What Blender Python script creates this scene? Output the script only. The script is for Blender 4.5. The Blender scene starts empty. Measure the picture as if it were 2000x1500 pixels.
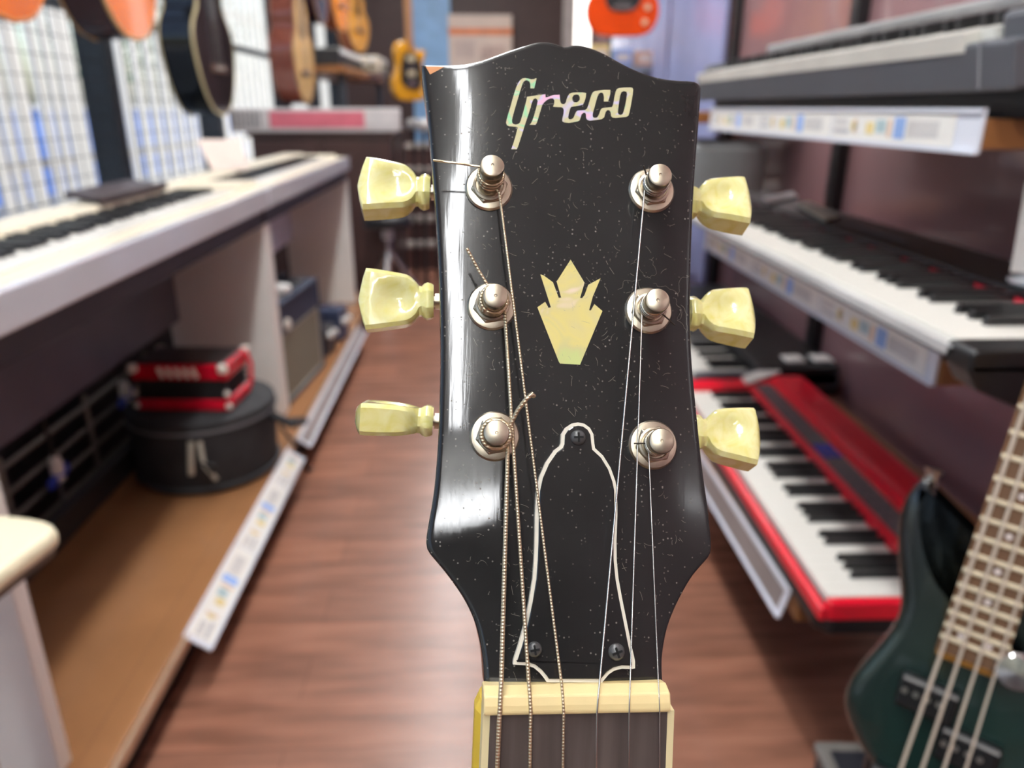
import bpy, bmesh, math, random
import numpy as np
from mathutils import Vector, Matrix
random.seed(7)
S = bpy.context.scene
COL = S.collection
# ------------------------------------------------------------------ camera
F = 1480.0
CAM = Vector((0, 0, 1.0))
PITCH, YAW = math.radians(20.0), math.radians(2.54)
FW = Vector((math.sin(YAW)*math.cos(PITCH), math.cos(YAW)*math.cos(PITCH), -math.sin(PITCH)))
RT = Vector((math.cos(YAW), -math.sin(YAW), 0)); UP = RT.cross(FW)
cd = bpy.data.cameras.new('camera'); cam = bpy.data.objects.new('camera', cd); COL.objects.link(cam)
cam.matrix_world = Matrix.Translation(CAM) @ Matrix((RT, UP, -FW)).transposed().to_4x4()
cd.sensor_width = 36.0; cd.lens = F*36/2000; cd.clip_start = 0.01
cd.dof.use_dof = True; cd.dof.focus_distance = 0.184; cd.dof.aperture_fstop = 11.5
S.camera = cam
# ------------------------------------------------------------------ light
W = bpy.data.worlds.new('sky'); S.world = W; W.use_nodes = True
wn = W.node_tree.nodes; wl = W.node_tree.links
sky = wn.new('ShaderNodeTexSky'); sky.sky_type = 'NISHITA'; sky.sun_disc = False
sky.sun_elevation = math.radians(48); sky.sun_rotation = math.radians(120); sky.air_density = 1.2; sky.dust_density = 2.5
wl.new(sky.outputs[0], wn['Background'].inputs[0]); wn['Background'].inputs[1].default_value = 0.30
sd = bpy.data.lights.new('sun', 'SUN'); sd.energy = 2.0; sd.angle = math.radians(2); sd.color = (1, .95, .88)
sun = bpy.data.objects.new('sun', sd); COL.objects.link(sun); sun.rotation_euler = Vector((-.55, .25, -.8)).to_track_quat('-Z', 'Y').to_euler()
LAMP = 34.0
S.view_settings.view_transform = 'Standard'; S.view_settings.look = 'None'
S.view_settings.exposure = 0.0; S.view_settings.gamma = 1.0; S.view_settings.use_curve_mapping = False

# ------------------------------------------------------------------ helpers
def ray(px, py): return FW + RT*((px-1000)/F) - UP*((py-750)/F)
def onz(px, py, z): r = ray(px, py); return CAM + r*((z-CAM.z)/r.z)
def onx(px, py, x): r = ray(px, py); return CAM + r*((x-CAM.x)/r.x)
def ony(px, py, y): r = ray(px, py); return CAM + r*((y-CAM.y)/r.y)
def lin(c):
    return tuple((v/255/12.92 if v/255 <= .04045 else ((v/255+.055)/1.055)**2.4) for v in c)
MATS = {}
def M(name, rgb=(128,)*3, rough=.5, metal=0, var=.12, scale=8, bump=0, coat=0, emit=0, alpha=1, stretch=(1, 1, 1), trans=0, spec=.5, sss=0):
    if name in MATS: return MATS[name]
    m = bpy.data.materials.new(name); m.use_nodes = True; MATS[name] = m
    nt = m.node_tree; n = nt.nodes; l = nt.links; b = n['Principled BSDF']
    c = lin(rgb)
    tc = n.new('ShaderNodeTexCoord'); mp = n.new('ShaderNodeMapping'); mp.inputs['Scale'].default_value = stretch
    nz = n.new('ShaderNodeTexNoise'); nz.inputs['Scale'].default_value = scale; nz.inputs['Detail'].default_value = 4
    cr = n.new('ShaderNodeValToRGB'); e = cr.color_ramp.elements
    e[0].position, e[1].position = .3, .7
    e[0].color = tuple(v*(1-var) for v in c)+(1,); e[1].color = tuple(min(1, v*(1+var)) for v in c)+(1,)
    l.new(tc.outputs['Object'], mp.inputs[0]); l.new(mp.outputs[0], nz.inputs['Vector']); l.new(nz.outputs[0], cr.inputs[0])
    l.new(cr.outputs[0], b.inputs['Base Color'])
    b.inputs['Roughness'].default_value = rough; b.inputs['Metallic'].default_value = metal
    b.inputs['Coat Weight'].default_value = coat; b.inputs['Alpha'].default_value = alpha
    b.inputs['Transmission Weight'].default_value = trans; b.inputs['Specular IOR Level'].default_value = spec
    if sss: b.inputs['Subsurface Weight'].default_value = sss; b.inputs['Subsurface Radius'].default_value = (.004, .003, .001)
    if emit: b.inputs['Emission Color'].default_value = c+(1,); b.inputs['Emission Strength'].default_value = emit
    if bump:
        bp = n.new('ShaderNodeBump'); bp.inputs['Strength'].default_value = bump; bp.inputs['Distance'].default_value = .002
        l.new(nz.outputs[0], bp.inputs['Height']); l.new(bp.outputs[0], b.inputs['Normal'])
    m['bsdf'] = 1
    return m
def nodes(m): return m.node_tree.nodes, m.node_tree.links, m.node_tree.nodes['Principled BSDF']

class MB:
    def __init__(s): s.v = []; s.f = []
    def add(s, vs, fs):
        o = len(s.v); s.v += [tuple(v) for v in vs]; s.f += [tuple(i+o for i in f) for f in fs]; return s
    def box(s, x0, x1, y0, y1, z0, z1, mat=None):
        vs = [Vector((x, y, z)) for x in (x0, x1) for y in (y0, y1) for z in (z0, z1)]
        if mat: vs = [mat @ v for v in vs]
        return s.add(vs, [(0, 1, 3, 2), (4, 6, 7, 5), (0, 4, 5, 1), (2, 3, 7, 6), (0, 2, 6, 4), (1, 5, 7, 3)])
    def prism(s, poly, z0, z1, mat=None, inset=0, zi=0):
        n = len(poly); vs = [Vector((p[0], p[1], z0)) for p in poly]+[Vector((p[0], p[1], z1)) for p in poly]
        fs = [tuple(range(n-1, -1, -1))]+[(i, (i+1) % n, n+(i+1) % n, n+i) for i in range(n)]
        if inset:
            q = offset(poly, inset); vs += [Vector((p[0], p[1], z1+zi)) for p in q]
            fs += [(n+i, n+(i+1) % n, 2*n+(i+1) % n, 2*n+i) for i in range(n)]+[tuple(range(2*n, 3*n))]
        else: fs += [tuple(range(n, 2*n))]
        if mat: vs = [mat @ v for v in vs]
        return s.add(vs, fs)
    def lathe(s, prof, seg=24, mat=None, cap=True):
        vs = []; fs = []
        for r, z in prof:
            for k in range(seg):
                a = 2*math.pi*k/seg; vs.append(Vector((r*math.cos(a), r*math.sin(a), z)))
        for j in range(len(prof)-1):
            for k in range(seg):
                fs.append((j*seg+k, j*seg+(k+1) % seg, (j+1)*seg+(k+1) % seg, (j+1)*seg+k))
        if cap: fs += [tuple(range(seg-1, -1, -1)), tuple(range((len(prof)-1)*seg, len(prof)*seg))]
        if mat: vs = [mat @ v for v in vs]
        return s.add(vs, fs)
    def tube(s, path, r, seg=8, closed=False):
        P = [Vector(p) for p in path]; n = len(P); vs = []; fs = []
        t = (P[1]-P[0]).normalized(); u = t.orthogonal().normalized()
        for i, p in enumerate(P):
            if closed: t = (P[(i+1) % n]-P[i-1]).normalized()
            else: t = (P[min(i+1, n-1)]-P[max(i-1, 0)]).normalized()
            u = (u-t*u.dot(t)).normalized(); w = t.cross(u); rr = r[i] if isinstance(r, (list, tuple)) else r
            for k in range(seg):
                a = 2*math.pi*k/seg; vs.append(p+u*(rr*math.cos(a))+w*(rr*math.sin(a)))
        for j in range(n if closed else n-1):
            q = (j+1) % n
            for k in range(seg): fs.append((j*seg+k, j*seg+(k+1) % seg, q*seg+(k+1) % seg, q*seg+k))
        if not closed: fs += [tuple(range(seg-1, -1, -1)), tuple(range((n-1)*seg, n*seg))]
        return s.add(vs, fs)
    def build(s, name, mat, parent=None, smooth=None, bevel=0, kind=None, label=None):
        me = bpy.data.meshes.new(name); me.from_pydata(s.v, [], s.f); me.update()
        bm = bmesh.new(); bm.from_mesh(me); bmesh.ops.recalc_face_normals(bm, faces=bm.faces); bm.to_mesh(me); bm.free()
        me.materials.append(mat)
        if smooth is not None:
            me.polygons.foreach_set('use_smooth', [True]*len(me.polygons)); me.set_sharp_from_angle(angle=math.radians(smooth))
        o = bpy.data.objects.new(name, me); COL.objects.link(o)
        if parent: o.parent = parent
        if bevel:
            b = o.modifiers.new('bevel', 'BEVEL'); b.width = bevel; b.segments = 2; b.limit_method = 'ANGLE'
        if kind: o['kind'] = kind
        if label: o['label'] = label
        return o
def offset(poly, d):
    n = len(poly); out = []
    ar = sum(poly[i][0]*poly[(i+1) % n][1]-poly[(i+1) % n][0]*poly[i][1] for i in range(n)); sg = 1 if ar > 0 else -1
    for i in range(n):
        a, b, c = Vector(poly[i-1][:2]), Vector(poly[i][:2]), Vector(poly[(i+1) % n][:2])
        e1 = (b-a).normalized(); e2 = (c-b).normalized()
        n1 = Vector((-e1.y, e1.x))*sg; n2 = Vector((-e2.y, e2.x))*sg
        m = n1+n2; m = m/max(.45, m.dot(n1)) if m.length > 1e-6 else n1
        out.append(tuple(b+m*d))
    return out
def BOX(name, x0, x1, y0, y1, z0, z1, mat, parent=None, bevel=0, **k):
    return MB().box(x0, x1, y0, y1, z0, z1).build(name, mat, parent, bevel=bevel, **k)
def tag(o, label, cat, group=None):
    o['label'] = label; o['category'] = cat
    if group: o['group'] = group
    return o
def thing(name, label, cat, loc=(0, 0, 0), rotz=0, group=None, mat=None):
    o = bpy.data.objects.new(name, None); COL.objects.link(o); o.empty_display_size = .05
    if mat is not None: o.matrix_world = mat
    else: o.location = loc; o.rotation_euler = (0, 0, rotz)
    return tag(o, label, cat, group)
def struct(o): o['kind'] = 'structure'; return o
def inst(src, parent, mat):
    o = src.copy(); COL.objects.link(o); o.parent = parent; o.matrix_local = mat; return o
def smooth_poly(pts, it=2):
    p = [Vector(q) for q in pts]
    for _ in range(it):
        q = []
        for i in range(len(p)):
            a, b = p[i], p[(i+1) % len(p)]
            q += [a*.75+b*.25, a*.25+b*.75]
        p = q
    return [tuple(v) for v in p]
def T(x, y, z): return Matrix.Translation((x, y, z))
def R(a, ax): return Matrix.Rotation(a, 4, ax)
def filled(name, outer, holes, z0, z1, mat, parent):
    cu = bpy.data.curves.new(name, 'CURVE'); cu.dimensions = '2D'; cu.fill_mode = 'BOTH'; cu.extrude = (z1-z0)/2
    for ring in [outer]+holes:
        sp = cu.splines.new('POLY'); sp.points.add(len(ring)-1); sp.use_cyclic_u = True
        for i, p in enumerate(ring): sp.points[i].co = (p[0], p[1], 0, 1)
    t = bpy.data.objects.new(name+'_tmp', cu); COL.objects.link(t)
    dg = bpy.context.evaluated_depsgraph_get(); me = bpy.data.meshes.new_from_object(t.evaluated_get(dg))
    bpy.data.objects.remove(t); bpy.data.curves.remove(cu)
    me.transform(T(0, 0, (z0+z1)/2)); me.materials.clear(); me.materials.append(mat); me.name = name
    o = bpy.data.objects.new(name, me); COL.objects.link(o); o.parent = parent
    return o

# ------------------------------------------------------------------ materials
white = M('white_plastic', (232, 230, 224), .35, var=.03)
cream = M('cream_plastic', (236, 226, 200), .35, var=.03)
black = M('black_plastic', (22, 22, 23), .45, var=.15)
satin = M('black_satin', (30, 30, 32), .5, var=.2, scale=60)
dgrey = M('dark_grey_plastic', (90, 92, 97), .4, var=.06)
steel = M('steel', (200, 198, 192), .28, 1, var=.08, scale=40)
chrome = M('chrome', (225, 225, 228), .12, 1, var=.03)
nickel = M('aged_nickel', (198, 187, 166), .33, 1, var=.12, scale=300)
pillar_m = M('pillar_paint', (52, 58, 66), .45, var=.08)
wirem = M('black_wire', (40, 42, 44), .45, .3)
keyw = M('white_key', (240, 237, 226), .25, var=.02)
keyb = M('black_key', (34, 34, 35), .3, var=.1)
redp = M('red_plastic', (242, 22, 50), .3, var=.05, coat=.3)
shelfw = M('shelf_wood', (150, 98, 52), .4, var=.18, scale=6, stretch=(1, .15, 1))
cabinet_m = M('dark_walnut', (64, 46, 42), .35, var=.2, scale=5, stretch=(1, 1, .2))
paper = M('paper', (236, 232, 224), .7, var=.02)

def floor_mat():
    m = M('walnut_floor', (142, 98, 80), .26, var=.3, scale=3.2, stretch=(1.2, 9, 1))
    n, l, b = nodes(m)
    tc = n['Texture Coordinate']; br = n.new('ShaderNodeTexBrick'); br.offset = .37
    br.inputs['Scale'].default_value = 1; br.inputs['Brick Width'].default_value = .9; br.inputs['Row Height'].default_value = .11
    br.inputs['Mortar Size'].default_value = .0012; br.inputs['Color1'].default_value = (.93, .93, .93, 1); br.inputs['Color2'].default_value = (1.1, 1.05, 1, 1)
    br.inputs['Mortar'].default_value = (.7, .66, .66, 1)
    l.new(tc.outputs['Object'], br.inputs['Vector'])
    mx = n.new('ShaderNodeMix'); mx.data_type = 'RGBA'; mx.blend_type = 'MULTIPLY'; mx.inputs[0].default_value = 1
    src = b.inputs['Base Color'].links[0].from_socket
    l.new(src, mx.inputs[6]); l.new(br.outputs[0], mx.inputs[7]); l.new(mx.outputs[2], b.inputs['Base Color'])
    return m

# ------------------------------------------------------------------ room
XL, XR, Y0, Y1, ZC = -1.30, .95, -4.0, 8.0, 2.6
struct(BOX('floor', XL-.1, XR+.1, Y0, Y1, -.1, 0, floor_mat()))
ceil_m = M('ceiling_board', (240, 238, 232), .8, var=.02, scale=30)
struct(BOX('ceiling', XL-.1, XR+.1, Y0, Y1, ZC, ZC+.1, ceil_m))
rw = M('maroon_wall_panel', (150, 114, 116), .2, var=.1, scale=2.5, coat=.6, spec=.9)
wr = struct(BOX('wall_right', XR, XR+.1, Y0, Y1, 0, ZC, rw))
struct(BOX('wall_back', XL-.1, XR+.1, Y1, Y1+.1, 0, ZC, M('brown_wall', (70, 50, 46), .5, var=.1)))
struct(BOX('wall_front', XL-.1, XR+.1, Y0-.1, Y0, 0, ZC, M('umber_wall', (92, 76, 68), .6, var=.05)))
wlm = M('wall_paint', (120, 122, 124), .6)
wl_ = MB().box(XL-.1, XL, Y0, Y1, 0, .22).box(XL-.1, XL, Y0, Y1, 2.35, ZC)
struct(wl_.build('wall_left', wlm))
glass = M('window_glass', (250, 252, 255), .02, var=0, trans=1); nodes(glass)[2].inputs['IOR'].default_value = 1.02
pys = [-3.4, -2.2, -1.0, .2, 1.6, 2.9, 4.03, 5.5, 6.6, 7.6]
for i, y in enumerate(pys):
    c = BOX('pillar', XL-.055, XL+.04, y-.04, y+.04, 0, ZC, pillar_m, bevel=.004); c.name = 'trim_%d' % (i+1); struct(c)
for i in range(len(pys)-1):
    a, b = pys[i]+.04, pys[i+1]-.04
    w = struct(MB().box(XL-.05, XL-.02, a, b, .22, .26).box(XL-.05, XL-.02, a, b, 2.31, 2.35).box(XL-.05, XL-.02, a, b, 1.3, 1.33).build('window_%d' % (i+1), pillar_m))
    BOX('pane', XL-.04, XL-.032, a, b, .26, 1.3, glass, w); BOX('pane', XL-.04, XL-.032, a, b, 1.33, 2.31, glass, w)
# ceiling lamps
lm = M('lamp_diffuser', (250, 252, 254), .5, var=0, emit=LAMP)
lf = M('lamp_housing', (235, 235, 232), .4, var=.02)
def lamp(x, y, ln, ax, lab):
    t = thing('ceiling_light', lab, 'ceiling light', (x, y, ZC), 0 if ax == 'y' else math.pi/2, 'fluorescent ceiling lights')
    BOX('housing', -.03, .03, -ln/2-.02, ln/2+.02, -.11, -.08, lf, t)
    BOX('diffuser', -.06, .06, -ln/2, ln/2, -.16, -.11, lm, t, bevel=.01)
    for v in (-ln/2+.1, ln/2-.1): MB().tube([(0, v, -.08), (0, v, 0)], .008, 8).build('hanger', lf, t)
for y, w_ in ((-1.2, 'behind the camera'), (.25, 'right above the front guitar'), (1.7, 'over the red keyboard'), (3.2, 'over the blue amplifier'), (4.7, 'over the walnut cabinet'), (6.2, 'near the far poster')):
    lamp(-.2, y, 1.3, 'y', 'long white fluorescent light on the ceiling '+w_)
lamp(-.2, -2.4, .95, 'x', 'white fluorescent light set crosswise on the ceiling behind the camera')

# ------------------------------------------------------------------ outside the windows
struct(BOX('pavement', -14, XL-.12, -6, 16, -.2, -.02, M('pavement', (176, 174, 168), .9)))
scr = thing('white_fence', 'tall white vertical-slat fence outside the shop windows', 'fence', (-3.6, 0, -.02))
slm = M('white_slat', (236, 232, 222), .6, var=.03)
y = 3.2; sl = None
while y < 24:
    wd = random.choice((.1, .3, .17)) if y < 7.6 else .16
    BOX('slat', -.02, .02, y, y+wd, 0, 3.1, slm, scr); y += wd+(random.choice((.1, .2)) if y < 7.6 else .19)
for z in (.55, 2.3): BOX('rail', -.05, -.021, 3.2, 24, z, z+.07, M('fence_rail', (150, 150, 150), .5), scr)
t = thing('outside_wall', 'low light blue wall seen between the fence slats', 'wall', (-5.4, 0, -.02))
BOX('wall_body', -.1, .1, 3, 30, 0, 1.0, M('blue_paint', (128, 164, 240), .7, var=.06), t); BOX('coping', -.14, .14, 3, 30, 1.0, 1.06, M('coping', (220, 222, 226), .7), t)
leafm = M('leaf', (92, 132, 78), .6, var=.35, scale=3); bark = M('bark', (96, 80, 64), .9)
def shrub(x, y, h, r, lab):
    t = thing('tree', lab, 'tree', (x, y, -.02), 0, 'trees outside the windows')
    MB().tube([(0, 0, 0), (.03, 0, h*.4), (0, .05, h)], [.07, .05, .02]).build('trunk', bark, t, smooth=60)
    lb = MB()
    for _ in range(700):
        d = Vector((random.gauss(0, 1), random.gauss(0, 1), random.gauss(0, 1))).normalized()*r*random.random()**.4
        c = Vector((0, 0, h))+d*1.0; q = Matrix.Rotation(random.random()*6.28, 3, 'Z') @ Matrix.Rotation(random.random()*3, 3, 'X')
        a = .06+.05*random.random()
        lb.add([c+q @ Vector(p) for p in ((-a, 0, 0), (0, -a*.5, .01), (a, 0, 0), (0, a*.5, .01))], [(0, 1, 2, 3)])
    lb.build('foliage', leafm, t, kind='stuff')
shrub(-6.2, 19.0, 2.3, 1.6, 'leafy green tree outside, behind the hanging black guitar')
shrub(-5.6, 24.0, 2.2, 1.7, 'leafy green tree outside, farther along the window wall')
shrub(-6.0, 14.0, 2.4, 1.3, 'leafy green tree outside, nearest the dark pillar')

# ------------------------------------------------------------------ wire mesh panels on the window wall
def mesh_panel(x, y0, y1, z0, z1, p, lab, cat='wire panel', r=.0017):
    t = thing('wire_grid_display', lab, cat, (x, (y0+y1)/2, z0)); w = (y1-y0)/2; h = z1-z0
    f = MB().tube([(0, -w, 0), (0, w, 0), (0, w, h), (0, -w, h)], r*2, 6, True); f.build('frame', wirem, t)
    b = MB(); n = int(round(2*w/p))
    for i in range(1, n): b.tube([(0, -w+2*w*i/n, 0), (0, -w+2*w*i/n, h)], r, 4)
    n = int(round(h/p))
    for i in range(1, n): b.tube([(r, -w, h*i/n), (r, w, h*i/n)], r, 4)
    b.build('wires', wirem, t, kind='stuff'); return t
mesh_panel(-1.2, .85, 2.74, .75, 2.2, .055, 'black wire grid panel before the windows, left of the first dark pillar')
mesh_panel(-1.2, 2.86, 3.82, .75, 2.2, .055, 'black wire grid panel before the windows, right of the first dark pillar')

# ------------------------------------------------------------------ keyboards
def keyset(t, n, start, x0, y0, z, pitch=.02345, wl=.145, whites=keyw):
    # start: index in CDEFGAB of the lowest white key
    wk = bk = None
    for i in range(n):
        mt = T(x0+i*pitch, y0, z)
        if wk is None:
            wk = BOX('white_key', .0004, pitch-.0004, 0, wl, -.018, 0, whites, t); wk.matrix_local = mt
        else: inst(wk, t, mt)
        if (start+i) % 7 in (0, 1, 3, 4, 5) and i < n-1:
            mt = T(x0+(i+1)*pitch, y0, z)
            if bk is None:
                mb = MB(); a, c = .0050, .0040
                vs = [(-a, .05, -.01), (a, .05, -.01), (a, wl, -.01), (-a, wl, -.01), (-c, .056, .0095), (c, .056, .0095), (c, wl, .0095), (-c, wl, .0095)]
                mb.add([Vector(v) for v in vs], [(0, 3, 2, 1), (4, 5, 6, 7), (0, 1, 5, 4), (1, 2, 6, 5), (2, 3, 7, 6), (3, 0, 4, 7)])
                bk = mb.build('black_key', keyb, t); bk.matrix_local = mt
            else: inst(bk, t, mt)
def frame_of(o, ex, ey, tilt=0):
    ex = Vector(ex).normalized(); ey = Vector(ey); ey = (ey-ex*ey.dot(ex)).normalized(); ez = ex.cross(ey)
    return Matrix.Translation(o) @ Matrix((ex, ey, ez)).transposed().to_4x4() @ R(tilt, 'X')

# price rails -------------------------------------------------------------
clear = M('clear_rail', (226, 228, 236), .2, var=.02)
blueprint = M('print_blue', (146, 178, 230), .6); greyprint = M('print_grey', (208, 204, 200), .7)
orangeprint = M('print_orange', (222, 184, 156), .6); yellowprint = M('print_yellow', (228, 206, 136), .6); tealprint = M('print_teal', (172, 194, 196), .6)
dkprint = M('print_dark', (186, 184, 186), .7)
def price_rail(mat, ln, h, lab, seed, bare=False):
    # local: x along the rail, y up, z out of the face
    rnd = random.Random(seed)
    t = thing('price_rail', lab, 'price rail', mat=mat, group='price rails on the shelf edges')
    BOX('rail', 0, ln, 0, h, -.004, 0, clear, t, bevel=.001)
    for a, b in ((0, .004), (h-.004, h)): BOX('lip', 0, ln, a, b, 0, .003, clear, t)
    x = .012
    if bare:
        BOX('insert', .012, ln-.012, .008, h-.008, .0002, .001, M('grey_insert', (138, 126, 122), .5), t); return t
    while x < ln-.1:
        w = min(.3, ln-x-.012)
        c = BOX('label_card', x, x+w-.006, .005, h-.005, .0002, .001, paper, t)
        def pr(nm, a, b, u, v, m): BOX(nm, x+a, x+b, u*h, v*h, .001, .0013, m, c)
        pr('print', .006, .045, .5, .72, greyprint); pr('print', .006, .05, .28, .4, dkprint)
        # small coloured round mark, then blue square and little product pictures
        mk = MB().lathe([(.0075, .001), (.0075, .0013)], 16, T(x+.065, h*.5, 0)); mk.build('print', yellowprint, c)
        pr('print', .066, .072, .3, .7, orangeprint)
        pr('print', .1, .12, .3, .62, yellowprint); pr('print', .125, .15, .35, .7, tealprint); pr('print', .155, .163, .25, .7, orangeprint)
        if w > .2:
            pr('print', .17, .195, .22, .78, blueprint); pr('print', .2, .265, .3, .7, greyprint)
        x += w
    return t

# ------------------------------------------------------------------ right hand rack
SX = .512
def shelf(y0, y1, x0, x1, ztop, th, lab):
    t = tag(BOX('shelf_board', x0, x1, y0, y1, ztop-th, ztop, shelfw, bevel=.002), lab, 'shelf')
    return t
shelf(.79, 1.74, SX+.004, XR-.03, .99, .03, 'brown wooden shelf board under the topmost black keyboard')
shelf(.78, 1.70, SX+.004, XR-.03, .735, .03, 'brown wooden shelf board under the long black digital piano')
shelf(.96, 1.86, .484, XR-.03, .285, .035, 'brown wooden shelf board under the red keyboard')
shelf(2.24, 3.0, SX+.004, XR-.03, .735, .03, 'brown wooden shelf board of the farther rack, middle level')
shelf(1.88, 2.8, SX+.004, XR-.03, .285, .035, 'brown wooden shelf board under the keyboard with pale buttons')
shelf(2.24, 3.0, SX+.1, XR-.03, .99, .03, 'brown wooden shelf board of the farther rack, top level')
blackpost = M('black_post', (24, 22, 24), .4)
for y, lab in ((.86, 'black slotted rack post beside the card stand'), (2.0, 'black slotted rack post behind the long black piano'), (2.95, 'black slotted rack post beyond the top keyboard')):
    t = thing('rack_post', lab, 'post', (XR-.02, y, 0), 0, 'black rack posts on the right wall')
    BOX('upright', -.01, .019, -.022, .022, 0, 2.3, blackpost, t, bevel=.002)
    sb = MB()
    for k in range(44): sb.box(-.0112, -.0102, -.004, .004, .05+k*.05, .075+k*.05)
    sb.build('slots', black, t, kind='stuff')
rf = lambda o, tilt=0: frame_of(o, (0, -1, 0), (0, 0, 1), tilt)
price_rail(rf((SX, 1.74, .955)), .95, .045, 'white price rail on the top shelf edge under the black keyboard', 1)
price_rail(rf((SX, 1.70, .703)), .915, .044, 'white price rail below the long black digital piano', 2)
price_rail(frame_of((.464, 1.86, .242), (0, -1, 0), (.25, 0, .95)), .88, .052, 'price rail on the low shelf under the red keyboard, shade painted in as grey', 3, True)  # shade on this low rail is put into its grey insert colour
price_rail(rf((SX, 3.0, .703)), .75, .044, 'white price rail on the farther middle shelf', 4)

# red keyboard
def red_keyboard():
    ex = Vector((-.02, -1, 0)); t = thing('red_keyboard', 'bright red electronic keyboard with white keys on the low shelf', 'keyboard', mat=frame_of((.492, 1.775, .285), ex, (1, 0, 0)))
    L, D, H = .90, .32, .075
    out = [(0, .012), (.012, .002), (L-.02, .002), (L, .02), (L, D-.03), (L-.02, D), (.02, D), (0, D-.03)]
    MB().prism(out, .006, .03).build('base', black, t, bevel=.004)
    c = MB(); kx0, kx1 = .05, L-.016
    c.box(0, L, 0, .012, .03, .052).box(0, kx0, .012, .17, .03, .074).box(kx1, L, .012, .17, .03, .06)
    c.box(.002, L-.002, .166, D, .03, H); c.build('case', redp, t, bevel=.004)
    BOX('control_panel', .05, L-.04, .18, .222, H, H+.002, M('grey_panel', (96, 88, 90), .45, var=.1, scale=40), t, bevel=.001)
    BOX('screen', .405, .465, .183, .219, H+.002, H+.0035, M('lcd_blue', (66, 72, 190), .2, var=.05), t)
    tb = None
    for k in range(24):
        if 9 <= k <= 11: continue
        for r in (0, 1):
            mt = T(.1+k*.029, .192+r*.016, H+.002)
            if tb is None: tb = BOX('button', -.009, .009, -.004, .004, 0, .0015, M('dim_button', (122, 100, 104), .5), t); tb.matrix_local = mt
            else: inst(tb, t, mt)
    BOX('key_slip', kx0, kx1, .012, .016, .03, .05, black, t)
    keyset(t, 36, 0, kx0+.001, .016, .06, (kx1-kx0-.002)/36, .148)
    BOX('rear_hump', .01, L-.01, .236, D-.004, H-.004, H+.012, redp, t, bevel=.008)
    BOX('speaker_grille', .2, .7, .255, .30, H+.012, H+.013, M('red_grille', (226, 18, 44), .6), t)
    for u in (.06, L-.06):
        for v in (.04, D-.04): MB().lathe([(.012, 0), (.012, .007)], 12, T(u, v, 0)).build('foot', black, t)
    return t
rk = red_keyboard()
def card(name, lab, cat, corners, th, mat):
    c = [Vector(p) for p in corners]; n = (c[1]-c[0]).cross(c[2]-c[0]).normalized()*th
    return tag(MB().add(c+[v+n for v in c], [(0, 1, 2, 3), (7, 6, 5, 4), (0, 4, 5, 1), (1, 5, 6, 2), (2, 6, 7, 3), (3, 7, 4, 0)]).build(name, mat), lab, cat)
q = [onz(1448, 738, .364), onz(1458, 752, .364), onz(1524, 728, .364), onz(1512, 712, .364)]
card('price_card', 'small white card lying on the far end of the red keyboard', 'card', q, .003, paper)

# long black digital piano, pulled out at its near end
def stage_piano():
    far = Vector((.43, 1.915, .735)); near = Vector((.43, .612, .735)); ex = near-far
    t = thing('digital_piano', 'long black digital piano with full-size white keys on the middle shelf', 'digital piano', mat=frame_of(far, ex, (1, 0, 0)))
    L, D = ex.length, .275; kx = (L-52*.0235)/2
    BOX('base', .03, L-.03, .09, D, .01, .047, black, t, bevel=.004)
    BOX('key_bed', 0, L, .004, .17, .0465, .0505, dgrey, t)
    BOX('key_slip', .0, L-.03, .0, .012, .0505, .0615, M('slip_silver', (196, 194, 190), .35), t, bevel=.001)
    for a, b in ((0, kx-.001), (L-kx+.001, L)):
        MB().prism([(.0, .0465), (.012, .028), (.05, .012), (D, .012), (D, .066), (.004, .066), (0, .062)], a, b, Matrix(((0, 0, 1, 0), (1, 0, 0, 0), (0, 1, 0, 0), (0, 0, 0, 1)))).build('end_block', black, t, bevel=.003)
    BOX('rear_panel', kx, L-kx, .168, D, .046, .076, black, t, bevel=.004)
    BOX('felt_strip', kx, L-kx, .1578, .168, .056, .0668, M('red_felt', (214, 34, 60), .9), t)
    keyset(t, 52, 5, kx, .0125, .0645, .0235, .145)
    for u in (.1, .5*L, L-.25): MB().lathe([(.012, 0), (.012, .012)], 12, T(u, D-.05, 0)).build('foot', black, t)
    sb = None
    for k in range(9):
        mt = T(.62+k*.022, .2, .078)
        if sb is None: sb = BOX('button', 0, .014, 0, .008, 0, .002, dgrey, t); sb.matrix_local = mt
        else: inst(sb, t, mt)
    return t
sp = stage_piano()
q = [onz(1555, 402, .8145), onz(1610, 432, .8145), onz(1640, 424, .8145), onz(1580, 396, .8145)]
card('price_tag', 'pale ribbed label lying on the rear of the long black piano', 'label', q, .003, M('pale_label', (196, 194, 178), .6, var=.1, scale=200))
q = [onz(1490, 388, .8145), onz(1500, 398, .8145), onz(1558, 386, .8145), onz(1548, 376, .8145)]
card('price_tag', 'narrow white label beside the ribbed one on the black piano', 'label', q, .003, M('white_label', (206, 200, 198), .6))
# card stand at the right edge
cb = onz(1995, 553, .8145)
cs = thing('card_stand', 'white price card in a clear holder on the black piano, at the right edge', 'card stand', (cb.x+.02, cb.y, .813))
cs.rotation_euler = (0, 0, math.radians(-20))
MB().lathe([(.03, 0), (.032, .004), (.02, .009), (.005, .012)], 20).build('base', M('clear_plastic', (205, 212, 214), .1, var=.02), cs, smooth=40)
MB().prism([(-.03, 0), (.07, 0), (.07, .1), (-.03, .1)], -.001, .001, T(0, 0, .012) @ R(math.radians(80), 'X')).build('card', paper, cs)

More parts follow.
